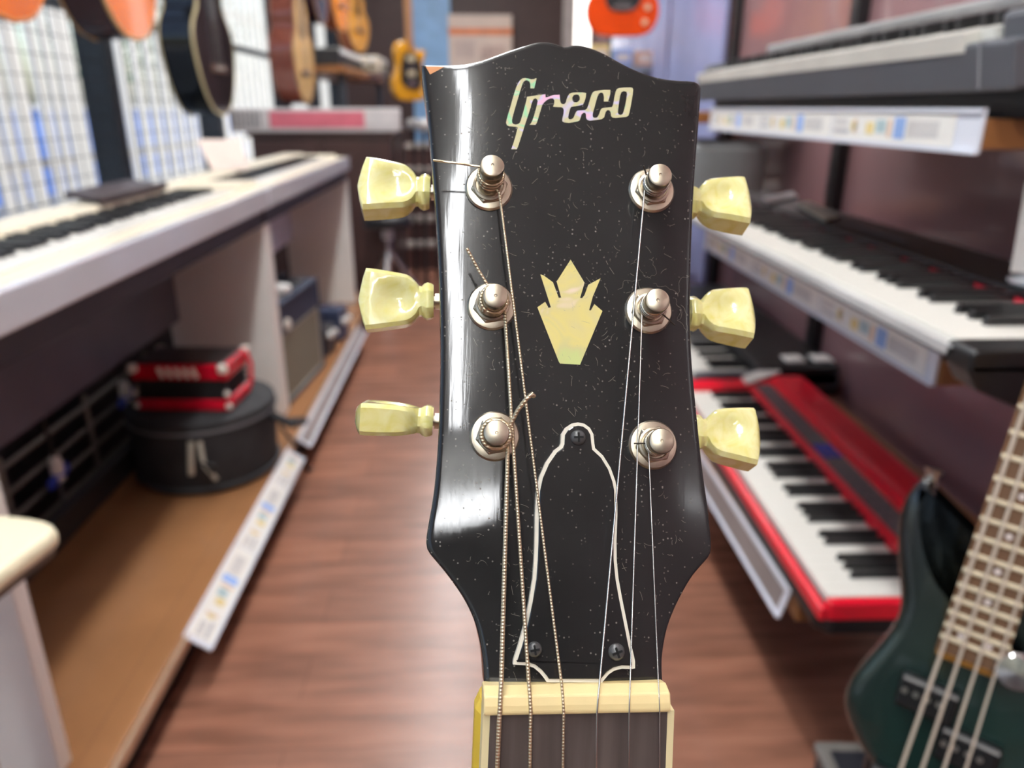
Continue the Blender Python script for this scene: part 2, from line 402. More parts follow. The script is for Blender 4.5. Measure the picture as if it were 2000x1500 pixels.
# top keyboard
def top_keyboard():
    o = Vector((.508, 1.835, .99)); tl = math.radians(11)
    t = thing('black_keyboard', 'dark grey keyboard on black stand blocks on the top shelf', 'keyboard', mat=frame_of(o, (.0, -1, 0), (1, 0, 0)))
    L, D = 1.085, .29; kx = .05
    mt = T(0, 0, .03) @ R(tl, 'X')
    MB().box(.015, L-.02, .035, D, 0, .045).build('lower_case', black, t)
    def P(mb, name, m, bevel=0, **k):
        o2 = mb.build(name, m, t, bevel=bevel, **k); o2.matrix_local = mt; return o2
    P(MB().box(0, L, 0, .02, -.005, .042), 'front_panel', dgrey, .004)
    P(MB().box(0, .04, .02, D, -.005, .066), 'end_block', dgrey, .006); P(MB().box(L-.05, L, .02, D, -.005, .066), 'end_block', dgrey, .006)
    P(MB().box(L-.052, L-.049, -.0008, .02, -.002, .043), 'trim_line', M('silver_trim', (150, 150, 152), .4))
    P(MB().box(.0, L, .164, D, -.005, .082), 'rear_panel', M('grey_top', (150, 148, 146), .45), .006)
    P(MB().box(.041, L-.051, .02, D, -.004, .01), 'bed', black)
    P(MB().box(.02, L-.075, -.001, .014, .034, .053), 'key_slip', M('ivory_slip', (226, 222, 210), .4))
    n = 42; pitch = (L-.095)/n
    wk = bk = None
    for i in range(n):
        m2 = mt @ T(.043+i*pitch, .016, .0535)
        if wk is None: wk = BOX('white_key', .0004, pitch-.0004, 0, .145, -.018, 0, keyw, t); wk.matrix_local = m2
        else: inst(wk, t, m2)
        if i % 7 in (0, 1, 3, 4, 5) and i < n-1:
            m2 = mt @ T(.043+(i+1)*pitch, .016, .0535)
            if bk is None: bk = BOX('black_key', -.005, .005, .032, .145, -.01, .014, keyb, t, bevel=.002); bk.matrix_local = m2
            else: inst(bk, t, m2)
    rest = MB().prism([(.25, 0), (.75, 0), (.72, .16), (.28, .16)], 0, .004, mt @ T(0, D-.03, .075) @ R(math.radians(62), 'X'))
    return t
top_keyboard()
# black keyboard with pale buttons on the farther low shelf
def far_keyboard():
    t = thing('black_keyboard', 'black keyboard with two pale square buttons, on the low shelf beyond the red one', 'keyboard', mat=frame_of((.545, 2.79, .285), (-.0, -1, 0), (1, 0, 0)))
    L, D = .98, .385
    BOX('base', 0, L, 0, D, .006, .035, black, t, bevel=.006)
    BOX('front_rail', 0, L, 0, .014, .03, .05, dgrey, t)
    for a, b in ((0, .03), (L-.03, L)): BOX('end_block', a, b, .01, D, .03, .075, dgrey, t, bevel=.005)
    BOX('rear_panel', 0, L, .165, D, .03, .09, black, t, bevel=.01)
    keyset(t, 36, 0, .031, .016, .062, (L-.062)/36, .146)
    for v in (.255, .33): BOX('button', L-.085, L-.03, v, v+.05, .09, .097, M('pale_button', (244, 240, 232), .5), t, bevel=.006)
    MB().lathe([(.02, .09), (.02, .1), (.017, .104)], 20, T(.4, .24, 0)).build('dial', dgrey, t, smooth=40)
    return t
far_keyboard()
# rounded grey case on the farther middle shelf
t = thing('speaker_box', 'grey rounded speaker box on the farther middle shelf', 'speaker', (.72, 2.48, .735))
pr = smooth_poly([(-.17, -.22), (.17, -.22), (.17, .22), (-.17, .22)], 2)
MB().prism(pr, 0, .15, inset=.02, zi=.02).build('cabinet', M('speaker_grey', (128, 130, 130), .5, var=.06), t, smooth=40)
BOX('grille', -.174, -.169, -.15, .15, .02, .13, M('speaker_mesh', (70, 72, 74), .7, var=.2, scale=200), t)
for i, (y, z, lab) in enumerate(((2.45, .285, ''),)): pass
t = thing('speaker_box', 'pale grey speaker box on the floor beyond the low shelf', 'speaker', (.68, 3.3, 0))
BOX('cabinet', -.16, .16, -.2, .2, 0, .5, M('speaker_pale', (150, 154, 158), .5, var=.06), t, bevel=.02)
BOX('grille', -.164, -.159, -.16, .16, .06, .44, MATS['speaker_mesh'], t)
# clear hook strips and yellow boxes on the wall beyond
for k, (px, py, w, h, col, lab) in enumerate(((1172, 88, .09, .1, 'print_yellow', 'small yellow box below the orange guitar, left one'), (1215, 95, .1, .08, 'print_blue', 'small light blue box below the orange guitar'), (1262, 92, .12, .07, 'print_orange', 'small tan box below the orange guitar, right one'))):
    p = ony(px, py, 4.3); t = thing('accessory_box', lab, 'box', (p.x, 4.3, 1.21), 0, 'small boxes on the hanging shelf')
    BOX('carton', -w/2, w/2, -.04, .04, 0, h, MATS[col], t, bevel=.003); BOX('label', -w/3, w/3, -.0412, -.04, h*.25, h*.7, paper, t)
t = thing('wall_shelf', 'narrow grey shelf carrying small boxes below the orange guitar', 'shelf', (.72, 4.33, 1.18))
BOX('board', -.18, .22, -.06, .08, 0, .03, M('shelf_grey', (160, 176, 190), .4), t, bevel=.003)
for u in (-.14, .18): BOX('bracket', u-.006, u+.006, -.04, .08, -.06, 0, black, t)
BOX('post', -.01, .01, .08, .1, -1.18, 1.2, black, t); BOX('post', .2, .22, .08, .1, -1.18, 1.2, black, t)

# ------------------------------------------------------------------ left platform and pianos
PX = -.54
plat = M('tan_vinyl', (156, 110, 74), .14, var=.1, scale=5)
t = thing('platform', 'low tan display platform with stitched vinyl top along the aisle', 'platform', (0, 0, 0))
BOX('top_board', -1.0, PX, .82, 3.85, .085, .11, plat, t, bevel=.003)
BOX('edge_strip', PX, PX+.006, .82, 3.85, .083, .106, M('edge_metal', (196, 168, 140), .3, .6), t, bevel=.001)
BOX('kick_board', -1.05, PX-.03, .82, 3.85, 0, .085, M('kick_dark', (40, 32, 30), .5), t)
sm = M('stitch', (96, 62, 36), .7); sb = MB()
for k in range(285): sb.box(PX-.05, PX-.0485, .84+k*.0105, .846+k*.0105, .11, .1104)
sb.build('stitching', sm, t, kind='stuff')
price_rail(frame_of((PX+.045, 1.15, .075), (0, 1, 0), (-.8, 0, .6)), .80, .058, 'white price rail on the front edge of the tan platform', 5)
price_rail(frame_of((PX+.045, 2.03, .075), (0, 1, 0), (-.8, 0, .6)), 1.2, .046, 'empty greyish price rail farther along the platform, beside the blue amplifier', 6, True)

def piano(y0, L, lab, stand_lab, back):
    t = thing('white_piano', lab, 'digital piano', mat=frame_of((-.585, y0, .69), (0, 1, 0), (-1, 0, 0)))
    D = .30; kx = (L-52*.0235)/2
    BOX('lower_case', .01, L-.01, .02, D, 0, .045, M('underside_dark', (58, 58, 66), .5), t)
    BOX('front_panel', 0, L, 0, .018, .045, .1, M('white_gloss', (214, 216, 222), .12, var=.02, coat=.4), t, bevel=.004)
    BOX('front_rail', 0, L, .018, .06, .045, .1, cream, t, bevel=.003)
    for a, b in ((0, kx-.001), (L-kx+.001, L)): BOX('end_block', a, b, .06, D, .045, .112, cream, t, bevel=.006)
    BOX('rear_panel', 0, L, .205, D, .045, .118, cream, t, bevel=.008)
    BOX('bed', kx, L-kx, .06, .205, .04, .06, black, t)
    keyset(t, 52, 5, kx, .06, .102, .0235, .144)
    s = thing('piano_stand', stand_lab, 'stand', (-.6, y0, .1115), 0)
    for a in (.0, L-.03):
        pts = [(0, 0), (-.30, 0), (-.30, .58), (0, .58)]
        mb = MB(); mb.box(-.30, 0, a, a+.03, 0, .579); mb.build('side_panel', M('stand_white', (243, 241, 234), .3, var=.02), s, bevel=.003)
    BOX('back_panel', -.285, -.27, .03, L-.03, .31, .56, back, s)
    BOX('cross_bar', -.29, -.265, .03, L-.03, .04, .1, satin, s)
    return t
bp1 = M('board_charcoal', (98, 95, 106), .5, var=.1)
piano(.845, 1.36, 'white digital piano nearest the camera on the left, with its keys showing', 'white panel stand of the nearer white piano', bp1)
piano(2.212, 1.44, 'white digital piano farther along the platform, behind the first', 'white panel stand of the farther piano, around the blue amplifier', M('board_lilac', (196, 192, 200), .5))
# folded music rest and paper
rb = Vector((-.795, 1.64, .809))
t = thing('music_rest', 'dark brown folded music rest lying on the nearer white piano', 'music rest', mat=frame_of(rb, (0.01, 1, 0), (-1, 0, .1)))
MB().prism([(.03, 0), (.36, 0), (.40, .10), (.08, .10)], 0, .012).build('board', M('rest_brown', (70, 58, 58), .4, var=.08), t, bevel=.003)
BOX('ledge', .02, .37, -.008, .004, 0, .018, MATS['rest_brown'], t, bevel=.003)
q = [Vector((-.85, 2.56, .81)), Vector((-.76, 2.66, .81)), Vector((-.80, 2.72, .90)), Vector((-.90, 2.60, .905))]
card('paper_sheet', 'pale pinkish paper sheet propped on the farther white piano', 'paper', q, .002, M('pink_paper', (228, 212, 200), .7, var=.03))

# cream seat corner at the left edge
SZ = .56
sp_ = [onz(px, py, SZ) for px, py in [(-40, 1000), (30, 1002), (85, 1010), (110, 1022), (108, 1036), (75, 1060), (10, 1108), (-110, 1200), (-230, 1300), (-330, 1310), (-420, 1190), (-330, 1060), (-200, 1008)]]
so = Vector((sum(p.x for p in sp_)/len(sp_), sum(p.y for p in sp_)/len(sp_), 0))
t = thing('padded_stool', 'cream padded stool seat with rounded corner at the left edge', 'stool', so)
pr = smooth_poly([(p.x-so.x, p.y-so.y) for p in sp_], 2)
MB().prism(offset(pr, .006), SZ-.032, SZ-.022).build('underside', M('stool_under', (120, 110, 96), .6), t)
prof = [(.006, SZ-.022), (.001, SZ-.02), (0, SZ-.015), (0, SZ-.010), (.002, SZ-.004), (.006, SZ-.001), (.011, SZ)]
n = len(pr); vs = []; fs = []
for d, z in prof: vs += [Vector((p[0], p[1], z)) for p in offset(pr, d)]
for j in range(len(prof)-1): fs += [(j*n+i, j*n+(i+1) % n, (j+1)*n+(i+1) % n, (j+1)*n+i) for i in range(n)]
fs += [tuple(range((len(prof)-1)*n, len(prof)*n)), tuple(range(n-1, -1, -1))]
MB().add(vs, fs).build('seat_cushion', M('cream_vinyl', (242, 232, 198), .4, var=.02), t, smooth=50)
MB().lathe([(.02, .03), (.02, SZ-.032)], 16, T(-.03, -.02, 0)).build('column', chrome, t, smooth=40)
for k in range(4):
    a = k*math.pi/2+2.6; MB().tube([(-.03, -.02, .05), (-.03+.12*math.cos(a), -.02+.12*math.sin(a), .012)], .012).build('leg', black, t, smooth=50)

# round soft case
t = thing('drum_case', 'round black soft drum case standing on the tan platform', 'drum case', (-.715, 1.845, .11))
bagm = M('black_nylon', (40, 40, 42), .75, var=.25, scale=25, bump=.3)
MB().lathe([(.0, 0), (.165, 0), (.172, .012), (.174, .06), (.178, .12), (.176, .165), (.0, .165)], 48, cap=False).build('body', bagm, t, smooth=40)
MB().lathe([(0, .166), (.178, .166), (.182, .175), (.18, .188), (.165, .196), (0, .2)], 48, cap=False).build('lid', bagm, t, smooth=40)
MB().tube([(.18*math.cos(a), .18*math.sin(a), .167) for a in [k*math.pi/24 for k in range(48)]], .004, 6, True).build('zipper', M('zip_grey', (110, 112, 116), .5), t, smooth=60)
MB().tube([(.176*math.cos(a), .176*math.sin(a), .02) for a in [k*math.pi/24 for k in range(48)]], .004, 6, True).build('piping', M('piping_grey', (70, 72, 75), .6), t, smooth=60)
MB().tube([(.05, -.178, .15), (.06, -.2, .1), (.085, -.2, .06)], .006, 8).build('zip_pull', M('zip_metal', (190, 184, 168), .4, .6), t, smooth=50)
MB().tube([(.03, -.178, .15), (.03, -.198, .1), (.028, -.2, .075)], .008, 8).build('zip_pull', M('zip_metal'), t, smooth=50)
MB().box(.04, .075, -.205, -.198, .05, .1, R(.3, 'Y') @ T(-.02, 0, .02)).build('tag', black, t, bevel=.002)
MB().tube([(.172, -.02, .155), (.24, -.06, .14), (.24, .06, .1), (.172, .08, .09)], .011, 8).build('handle', bagm, t, smooth=60)
# accordion
t = thing('accordion', 'small red accordion with black bellows resting on the drum case', 'accordion', (-.715, 1.81, .31), math.radians(-4))
t.scale = (.92, .92, .9)
redpearl = M('red_pearl', (206, 16, 44), .25, var=.25, scale=14, coat=.5)
BOX('bass_box', -.125, .125, -.075, .085, 0, .03, redpearl, t, bevel=.004)
bl = MB()
for k in range(7): bl.prism([(-.118+.006*(k % 2), -.07), (.118-.006*(k % 2), -.07), (.118-.006*(k % 2), .08), (-.118+.006*(k % 2), .08)], .03+k*.008, .037+k*.008)
bl.build('bellows', M('bellows_black', (26, 24, 25), .6, var=.2), t, bevel=.0015)
BOX('treble_box', -.125, .125, -.075, .085, .086, .128, redpearl, t, bevel=.004)
BOX('treble_top', -.115, .115, -.065, .075, .128, .133, M('accordion_black', (34, 28, 28), .3), t, bevel=.002)
wp = M('white_pearl', (232, 226, 214), .25, var=.06)
for k in range(5): MB().tube([(-.05+k*.022, -.0765, .122), (-.046+k*.022, -.0775, .108), (-.04+k*.022, -.0765, .094)], .006, 8).build('grille_slot', wp, t, smooth=60)
for sx in (-1, 1):
    for sy in (-.076, .086): MB().lathe([(0, 0), (.012, 0), (.014, .01), (.012, .02), (0, .024)], 12, T(sx*.118, sy, .11), False).build('corner_guard', wp, t, smooth=50)
    for z in (.05, .015): MB().lathe([(.0, 0), (.008, .0), (.007, .006), (0, .007)], 12, T(sx*.122, -.076, z) @ R(math.pi/2, 'X'), False).build('stud', wp, t, smooth=50)
MB().tube([(.126, .07, .12), (.14, .06, .09), (.14, .05, .04), (.126, .04, .01)], .006, 8).build('strap', redpearl, t, smooth=60)

# blue amplifier
a, b = Vector((-.608, 2.252, .111)), Vector((-.568, 2.67, .111))
t = thing('guitar_amplifier', 'dark blue guitar amplifier with tan grille cloth beside the white stand', 'amplifier', mat=frame_of(a, b-a, (-1, 0, 0)))
t.scale = (1, 1, .78); L = (b-a).length; bt = M('blue_tolex', (44, 54, 74), .6, var=.15, scale=120, bump=.2)
am = MB(); am.box(0, .018, 0, .2, 0, .42).box(L-.018, L, 0, .2, 0, .42).box(.018, L-.018, 0, .2, .4, .42).box(.018, L-.018, 0, .2, 0, .018).box(.018, L-.018, .185, .2, .018, .4)
am.build('cabinet', bt, t, bevel=.003)
BOX('baffle', .018, L-.018, .02, .03, .018, .4, black, t)
BOX('grille_cloth', .022, L-.022, .006, .02, .022, .29, M('grille_cloth', (132, 126, 108), .9, var=.12, scale=160, bump=.4), t)
MB().tube([(.022, .007, .022), (L-.022, .007, .022), (L-.022, .007, .29), (.022, .007, .29)], .004, 6, True).build('grille_piping', M('piping_tan', (176, 170, 156), .6), t)
BOX('front_board', .018, L-.018, .004, .02, .293, .4, bt, t)
MB().lathe([(0, 0), (.024, 0), (.022, .006), (0, .008)], 24, T(.08, .004, .32) @ R(math.pi/2, 'X'), False).build('emblem', M('emblem', (220, 214, 200), .35), t, smooth=40)
BOX('control_plate', .03, L-.03, .03, .08, .42, .423, steel, t)
kn = None
for k in range(6):
    mt = T(.06+k*.055, .055, .423)
    if kn is None: kn = MB().lathe([(.011, 0), (.010, .012), (.007, .014)], 16).build('knob', black, t, smooth=40); kn.matrix_local = mt
    else: inst(kn, t, mt)
MB().tube([(.24, .1, .42), (.25, .1, .45), (L-.05, .1, .45), (L-.04, .1, .42)], .009, 8).build('handle', black, t, smooth=50)
# headphones on the amplifier
t = thing('headphones', 'white and silver headphones lying on the blue amplifier', 'headphones', (-.68, 2.36, .441), math.radians(60))
MB().tube([(.07*math.cos(a), .08*math.sin(a), .012+.015*math.sin(a)) for a in [k*math.pi/16 for k in range(17)]], .008, 8).build('headband', M('silver_soft', (205, 206, 210), .3, .4), t, smooth=60)
for s in (-1, 1): MB().lathe([(0, 0), (.034, 0), (.04, .008), (.038, .024), (.02, .03), (0, .031)], 20, T(s*.07, -.005, .0), False).build('ear_cup', white, t, smooth=50)
# small pedals by the far panel
for k, (dx, dy, c, lab) in enumerate(((-.62, 2.83, (40, 40, 44), 'small black effect pedal beside the amplifier'), (-.60, 3.03, (60, 70, 96), 'small dark blue effect pedal beyond the amplifier'))):
    t = thing('effect_pedal', lab, 'pedal', (dx, dy, .11), math.radians(80), 'effect pedals on the platform')
    BOX('case', -.05, .05, -.05, .05, 0, .11+.02*k, M('pedal%d' % k, c, .4), t, bevel=.006)
    for u in (-.025, .025): MB().lathe([(.014, 0), (.012, .016), (.0, .017)], 14, T(u, -.052, .08) @ R(math.pi/2, 'X'), False).build('knob', white, t, smooth=40)
    MB().lathe([(.014, 0), (.014, .012), (0, .015)], 16, T(0, 0, .11+.02*k), False).build('footswitch', chrome, t, smooth=40)
# power cable over the platform edge
p = [onz(545, 800, .2), onz(560, 830, .13), onz(578, 868, .1), onz(592, 885, .05)]
tag(MB().tube([(-.565, 1.99, .16), (-.545, 2.0, .118), (-.515, 2.0, .09), (-.505, 2.01, .01), (-.5, 2.03, .006)], .005, 8).build('power_cable', black, smooth=60), 'black cable hanging over the platform edge beside the drum case', 'cable')

# wire basket under the piano with tags
tag(BOX('back_board', -1.03, -1.01, .9, 3.8, .11, .66, M('board_black', (30, 29, 31), .5)), 'dark board standing behind the wire rack under the pianos', 'board')
t = thing('wire_basket', 'black wire rack standing under the nearer white piano', 'wire rack', (-.955, 0, .11))
f = MB()
for z in (.05, .105, .16, .215): f.tube([(0, 1.0, z), (0, 2.1, z)], .006, 6)
for y in (1.0, 1.4, 1.75, 2.1): f.tube([(.0, y, 0), (.0, y, .24)], .006, 6)
f.build('bars', M('rack_bar', (128, 126, 120), .4, .2), t)
g = MB()
for k in range(33): g.tube([(-.006, 1.02+k*.033, .0), (-.006, 1.02+k*.033, .23)], .002, 4)
g.build('wires', black, t, kind='stuff')
bt_ = M('blue_tie', (60, 84, 200), .4)
for k, (yy, zz, s, lab) in enumerate(((1.54, .165, 1., 'white plug tied with blue ribbon, on the wire rack near the stool'), (1.90, .21, .8, 'white plug tied with blue ribbon, on the wire rack near the drum case'))):
    t = thing('cable_plug', lab, 'plug', (-.93, yy, .11+zz))
    MB().lathe([(.006, -.05), (.013, -.045), (.014, 0), (.008, .012)], 12).build('plug_body', white, t, smooth=40)
    MB().tube([(-.016, 0, -.03), (0, .016, -.03), (.016, 0, -.03), (0, -.016, -.03)], .004, 6, True).build('tie', bt_, t)
    MB().box(-.004, .004, -.04, .0, -.05, -.03).box(-.004, .004, .0, .04, -.04, -.02).build('tie_end', bt_, t)
    MB().tube([(0, 0, .01), (.004, -.02, .12), (0, -.03, .18)], .004, 6).build('cord', satin, t)
    MB().tube([(0, 0, -.05), (0, -.01, -.15), (.0, .03, -.2), (0, .05, -.17)], .004, 6).build('cord', MATS['zip_grey'], t)

# ------------------------------------------------------------------ hanging guitars
def body_outline(w, l, waist=.72, upper=.78, n=40):
    pts = []
    for i in range(n+1):
        u = i/n; z = l*u
        if u < .02: k = .0
        base = math.sin(math.pi*min(1, u*1.0))**.42 if 0 < u < 1 else 0
        prof = 1-(1-waist)*math.exp(-((u-.66)/.11)**2)-(1-upper)*max(0, min(1, (u-.58)/.25))
        pts.append((w/2*base*prof, z))
    return [(x, z) for x, z in pts]+[(-x, z) for x, z in reversed(pts[1:-1])]
def acoustic(loc, rot, lab, topc, sidec, bindc, w=.40, l=.50, d=.11, gloss=.15, deco=False):
    # local x = normal of the top, y = width, z = up; origin bottom of the body
    t = thing('acoustic_guitar', lab, 'guitar', loc, rot, 'guitars hanging along the windows')
    o = body_outline(w, l); mt = Matrix(((0, 0, 1, 0), (1, 0, 0, 0), (0, 1, 0, 0), (0, 0, 0, 1)))
    nm = lab[:40]
    MB().prism(o, -d, -.004, mt).build('body', M('side_'+nm, sidec, gloss, var=.12, coat=.3, scale=6, stretch=(1, 1, .2)), t, smooth=40)
    MB().prism(offset(o, .001), -.004, 0, mt).build('top', M('top_'+nm, topc, gloss, var=.06, coat=.3, scale=10, stretch=(1, 1, .1)), t)
    bm_ = M('bind_'+nm, bindc, .4)
    MB().tube([mt @ Vector((p[0], p[1], -.004)) for p in o], .0055, 6, True).build('binding', bm_, t, smooth=60)
    MB().tube([mt @ Vector((p[0], p[1], -d)) for p in o], .004, 6, True).build('binding', bm_, t, smooth=60)
    MB().lathe([(0, 0), (.05, 0), (.05, .0006), (0, .0006)], 28, T(0, 0, l*.66) @ R(math.pi/2, 'Y'), False).build('sound_hole', black, t)
    BOX('bridge', 0, .009, -.08, .08, .15, .178, M('rosewood', (84, 56, 40), .5), t, bevel=.003)
    BOX('saddle', .009, .012, -.036, .036, .163, .166, paper, t)
    BOX('neck', -.022, -.001, -.028, .028, l-.02, l+.36, M('neck_maple', (170, 120, 74), .35), t, bevel=.006)
    BOX('fingerboard', -.001, .005, -.028, .028, l*.74, l+.36, MATS['rosewood'], t)
    hs = MB().prism([(-.03, 0), (.03, 0), (.038, .17), (-.038, .17)], -.018, 0, mt); hs.build('headstock', black, t).location.z = l+.36
    for k in range(6): MB().tube([(.012, -.027+k*.0108, .165), (.008, -.02+k*.008, l+.36)], .0006, 4).build('string', steel, t)
    if deco:
        pts = [(-.04-.012*k, -w/2*.985, .11+.012*math.sin(k*2.1)) for k in range(0, 1)]
    BOX('hook', -d-.06, -.03, -.008, .008, l+.35, l+.36, black, t)
    BOX('hook_plate', -d-.08, -d-.06, -.03, .03, l+.3, l+.42, black, t)
    return t
acoustic((-.98, 1.83, 1.175), math.radians(-2), 'orange-topped acoustic guitar hanging at the top left corner', (216, 108, 10), (70, 30, 22), (200, 120, 50), w=.39)
acoustic((-.975, 2.44, 1.185), math.radians(-2), 'acoustic guitar with orange top and dark brown side hanging left of the black one', (218, 104, 6), (64, 36, 32), (190, 150, 100), w=.40, d=.12)
bg = acoustic((-.965, 3.12, .975), math.radians(-2), 'glossy black acoustic guitar with cream edge binding hanging before the windows', (30, 26, 30), (18, 18, 20), (190, 174, 132), d=.12, w=.41, l=.56, gloss=.12)
acoustic((-.95, 4.62, 1.02), math.radians(-3), 'acoustic guitar with natural spruce top and reddish brown side hanging by the third pillar', (206, 166, 112), (120, 66, 52), (120, 80, 56), d=.13, w=.43, l=.58)
acoustic((-1.0, 5.55, 1.52), math.radians(-3), 'dark brown acoustic guitar hanging deep in the shop', (70, 36, 34), (56, 28, 28), (150, 110, 80), w=.36, l=.46)
acoustic((-1.0, 6.35, 1.55), math.radians(-8), 'orange sunburst acoustic guitar hanging beside the dark brown one', (226, 130, 10), (120, 60, 30), (190, 140, 90), w=.38, l=.46)
acoustic((-.98, 7.1, 1.45), math.radians(-18), 'amber acoustic guitar hanging farthest along the windows', (222, 156, 60), (180, 110, 70), (200, 160, 110), w=.40, l=.48)
# white print mark on the black guitar's side: unreadable script, as a wavy line
pts = [(-.035-.0028*k, 0, .0) for k in range(22)]
def solid(name, loc, rot, lab, topc, sidec, outline, d, hw, group):
    t = thing(name, lab, 'guitar', loc, rot, group)
    mt = Matrix(((0, 0, 1, 0), (1, 0, 0, 0), (0, 1, 0, 0), (0, 0, 0, 1))); nm = lab[:16]
    MB().prism(outline, -d, -.006, mt, .006, .006).build('body', M('sbody_'+nm, topc, .15, var=.1, coat=.4), t, smooth=30)
    for z in (.17, .27): BOX('pickup', 0, .008, -.04, .04, z, z+.035, M('pickup_cream', (210, 196, 160), .4) if hw else black, t, bevel=.002)
    BOX('bridge', 0, .012, -.045, .045, .11, .125, chrome, t, bevel=.002)
    for u, z in ((.1, .06), (.11, .12)): MB().lathe([(.013, 0), (.012, .014), (0, .016)], 16, T(0, u, z) @ R(math.pi/2, 'Y'), False).build('knob', M('knob_cream', (222, 200, 160), .3), t, smooth=40)
    BOX('neck', -.02, .006, -.026, .026, .36, .86, MATS['neck_maple'], t, bevel=.004)
    MB().prism([(-.025, 0), (.025, 0), (.04, .15), (-.04, .15)], -.014, 0, mt).build('headstock', black, t).location.z = .86
    for k in range(6): MB().tube([(.013, -.026+k*.0104, .118), (.009, -.018+k*.0072, .86)], .0006, 4).build('string', steel, t)
    BOX('hook', -.16, -.02, -.008, .008, .85, .86, black, t)
    return t
lp = smooth_poly([(0, 0), (.12, .005), (.165, .07), (.165, .14), (.12, .22), (.115, .27), (.155, .33), (.13, .36), (.09, .33), (.06, .34), (.03, .40), (-.04, .41), (-.11, .39), (-.135, .33), (-.115, .25), (-.125, .2), (-.165, .14), (-.165, .07), (-.12, .005)], 2)
solid('electric_guitar', (-.47, 6.0, 1.05), math.radians(-45), 'yellow and black electric guitar hanging just left of the black headstock', (214, 150, 20), None, lp, .045, True, 'solid-body guitars hanging in the shop')
yg = bpy.data.objects['electric_guitar']
MB().prism(smooth_poly([(-.1, .1), (.06, .06), (.11, .14), (.08, .32), (-.07, .34), (-.1, .2)], 2), .0, .003, Matrix(((0, 0, 1, 0), (1, 0, 0, 0), (0, 1, 0, 0), (0, 0, 0, 1)))).build('pickguard', black, yg)
og = solid('electric_guitar', (.665, 3.75, 1.305), math.radians(-92), 'bright orange electric guitar hanging above the black headstock', (240, 78, 12), None, lp, .045, True, 'solid-body guitars hanging in the shop')
pg = MB().prism(smooth_poly([(-.07, .1), (.06, .1), (.1, .2), (.1, .32), (-.06, .33), (-.09, .2)], 2), 0, .003, Matrix(((0, 0, 1, 0), (1, 0, 0, 0), (0, 1, 0, 0), (0, 0, 0, 1)))).build('pickguard', black, og)

# ------------------------------------------------------------------ far end of the shop
def P5(px, py, y=7.9): return ony(px, py, y)
a, b = P5(800, 0), P5(884, 230)
struct(BOX('trim_30', a.x, b.x, Y1-.06, Y1, .3, ZC, M('light_blue_panel', (140, 182, 222), .4)))
a, b = P5(875, 28), P5(1000, 150)
t = thing('wall_poster', 'white poster with an orange band on the far wall', 'poster', (0, 7.9, 0))
BOX('sheet', a.x, b.x, 0, .01, b.z, a.z, M('poster_paper', (224, 206, 192), .6, var=.04), t)
h = a.z-b.z; BOX('orange_band', a.x, b.x, -.003, 0, a.z-h*.32, a.z-h*.22, M('band_orange', (226, 128, 70), .6), t)
BOX('printed_photo', a.x+(b.x-a.x)*.5, b.x-.06, -.003, 0, b.z+h*.25, b.z+h*.5, M('photo_tan', (196, 172, 160), .6, var=.3, scale=20), t)
BOX('printed_text', a.x+.05, a.x+(b.x-a.x)*.42, -.003, 0, b.z+h*.3, b.z+h*.6, M('text_pale', (206, 188, 178), .6), t)
# lit vertical lamp and its frame
a, b = P5(1126, 0, 6.2), P5(1150, 130, 6.2)
t = thing('light_box', 'tall narrow lit lamp panel beside the orange guitar', 'lamp', (0, 6.2, 0))
BOX('lamp_panel', a.x, b.x, 0, .04, b.z, a.z+.3, M('lit_panel', (255, 252, 245), .5, var=0, emit=3.0), t)
BOX('frame', a.x-.09, a.x-.005, 0, .05, 0, a.z+.35, M('frame_grey', (150, 142, 136), .5), t, bevel=.004)
BOX('foot', a.x-.12, b.x+.02, -.1, .15, 0, .04, MATS['frame_grey'], t)
# window reflection on the right far wall, painted as bluish glossy panels
t = thing('reflection_panels', 'pale violet panels beyond the right rack, coloured as the window reflection on the wall', 'partition', (0, 0, 0))
pv = M('violet_reflection', (150, 156, 196), .25, var=.12, scale=3)
for k in range(3): BOX('panel', XR-.03, XR-.012, 3.05+k*.9, 3.9+k*.9, .05, 2.2, pv, t, bevel=.003)
# brown cabinet, keyboards and shelf on the far left
t = thing('cabinet', 'dark walnut cabinet at the end of the left platform', 'cabinet', (-.80, 4.15, 0))
BOX('carcass', -.36, .36, 0, .62, 0, .86, cabinet_m, t, bevel=.004)
BOX('top', -.38, .38, -.01, .64, .86, .885, cabinet_m, t, bevel=.004)
for k in (0, 1): d = BOX('door', -.35+k*.355, -.005+k*.355, -.018, 0, .04, .84, M('walnut_door', (72, 50, 46), .35, var=.2, scale=5, stretch=(1, 1, .2)), t, bevel=.003); MB().lathe([(.008, 0), (.012, .02), (0, .024)], 12, T(-.03 if k == 0 else .03, -.018, .5) @ R(math.pi/2, 'X'), False).build('knob', steel, d)
t = thing('boxed_keyboard', 'white boxed keyboard with pink printed panel on the walnut cabinet', 'box', (-.86, 4.18, .885), math.radians(4))
BOX('carton', -.4, .46, 0, .3, 0, .115, M('carton_white', (214, 208, 204), .5), t, bevel=.006)
BOX('printed_panel', -.2, .28, -.003, 0, .02, .1, M('print_pink', (216, 110, 124), .6), t)
kp = M('print_key', (120, 118, 120), .6)
for k in range(7): BOX('printed_key', -.39+k*.022, -.38+k*.022, -.003, 0, .02, .1, kp, t)
t = thing('storage_shelf', 'wooden wall shelf before the far windows holding a black keyboard', 'shelf', (-.98, 5.02, 0))
BOX('board', -.2, .2, -.1, 2.0, 1.20, 1.24, shelfw, t, bevel=.003)
for v in (.0, 1.9): BOX('leg', -.2, -.16, v, v+.04, 0, 1.2, pillar_m, t); BOX('leg', .14, .18, v, v+.04, 0, 1.2, pillar_m, t)
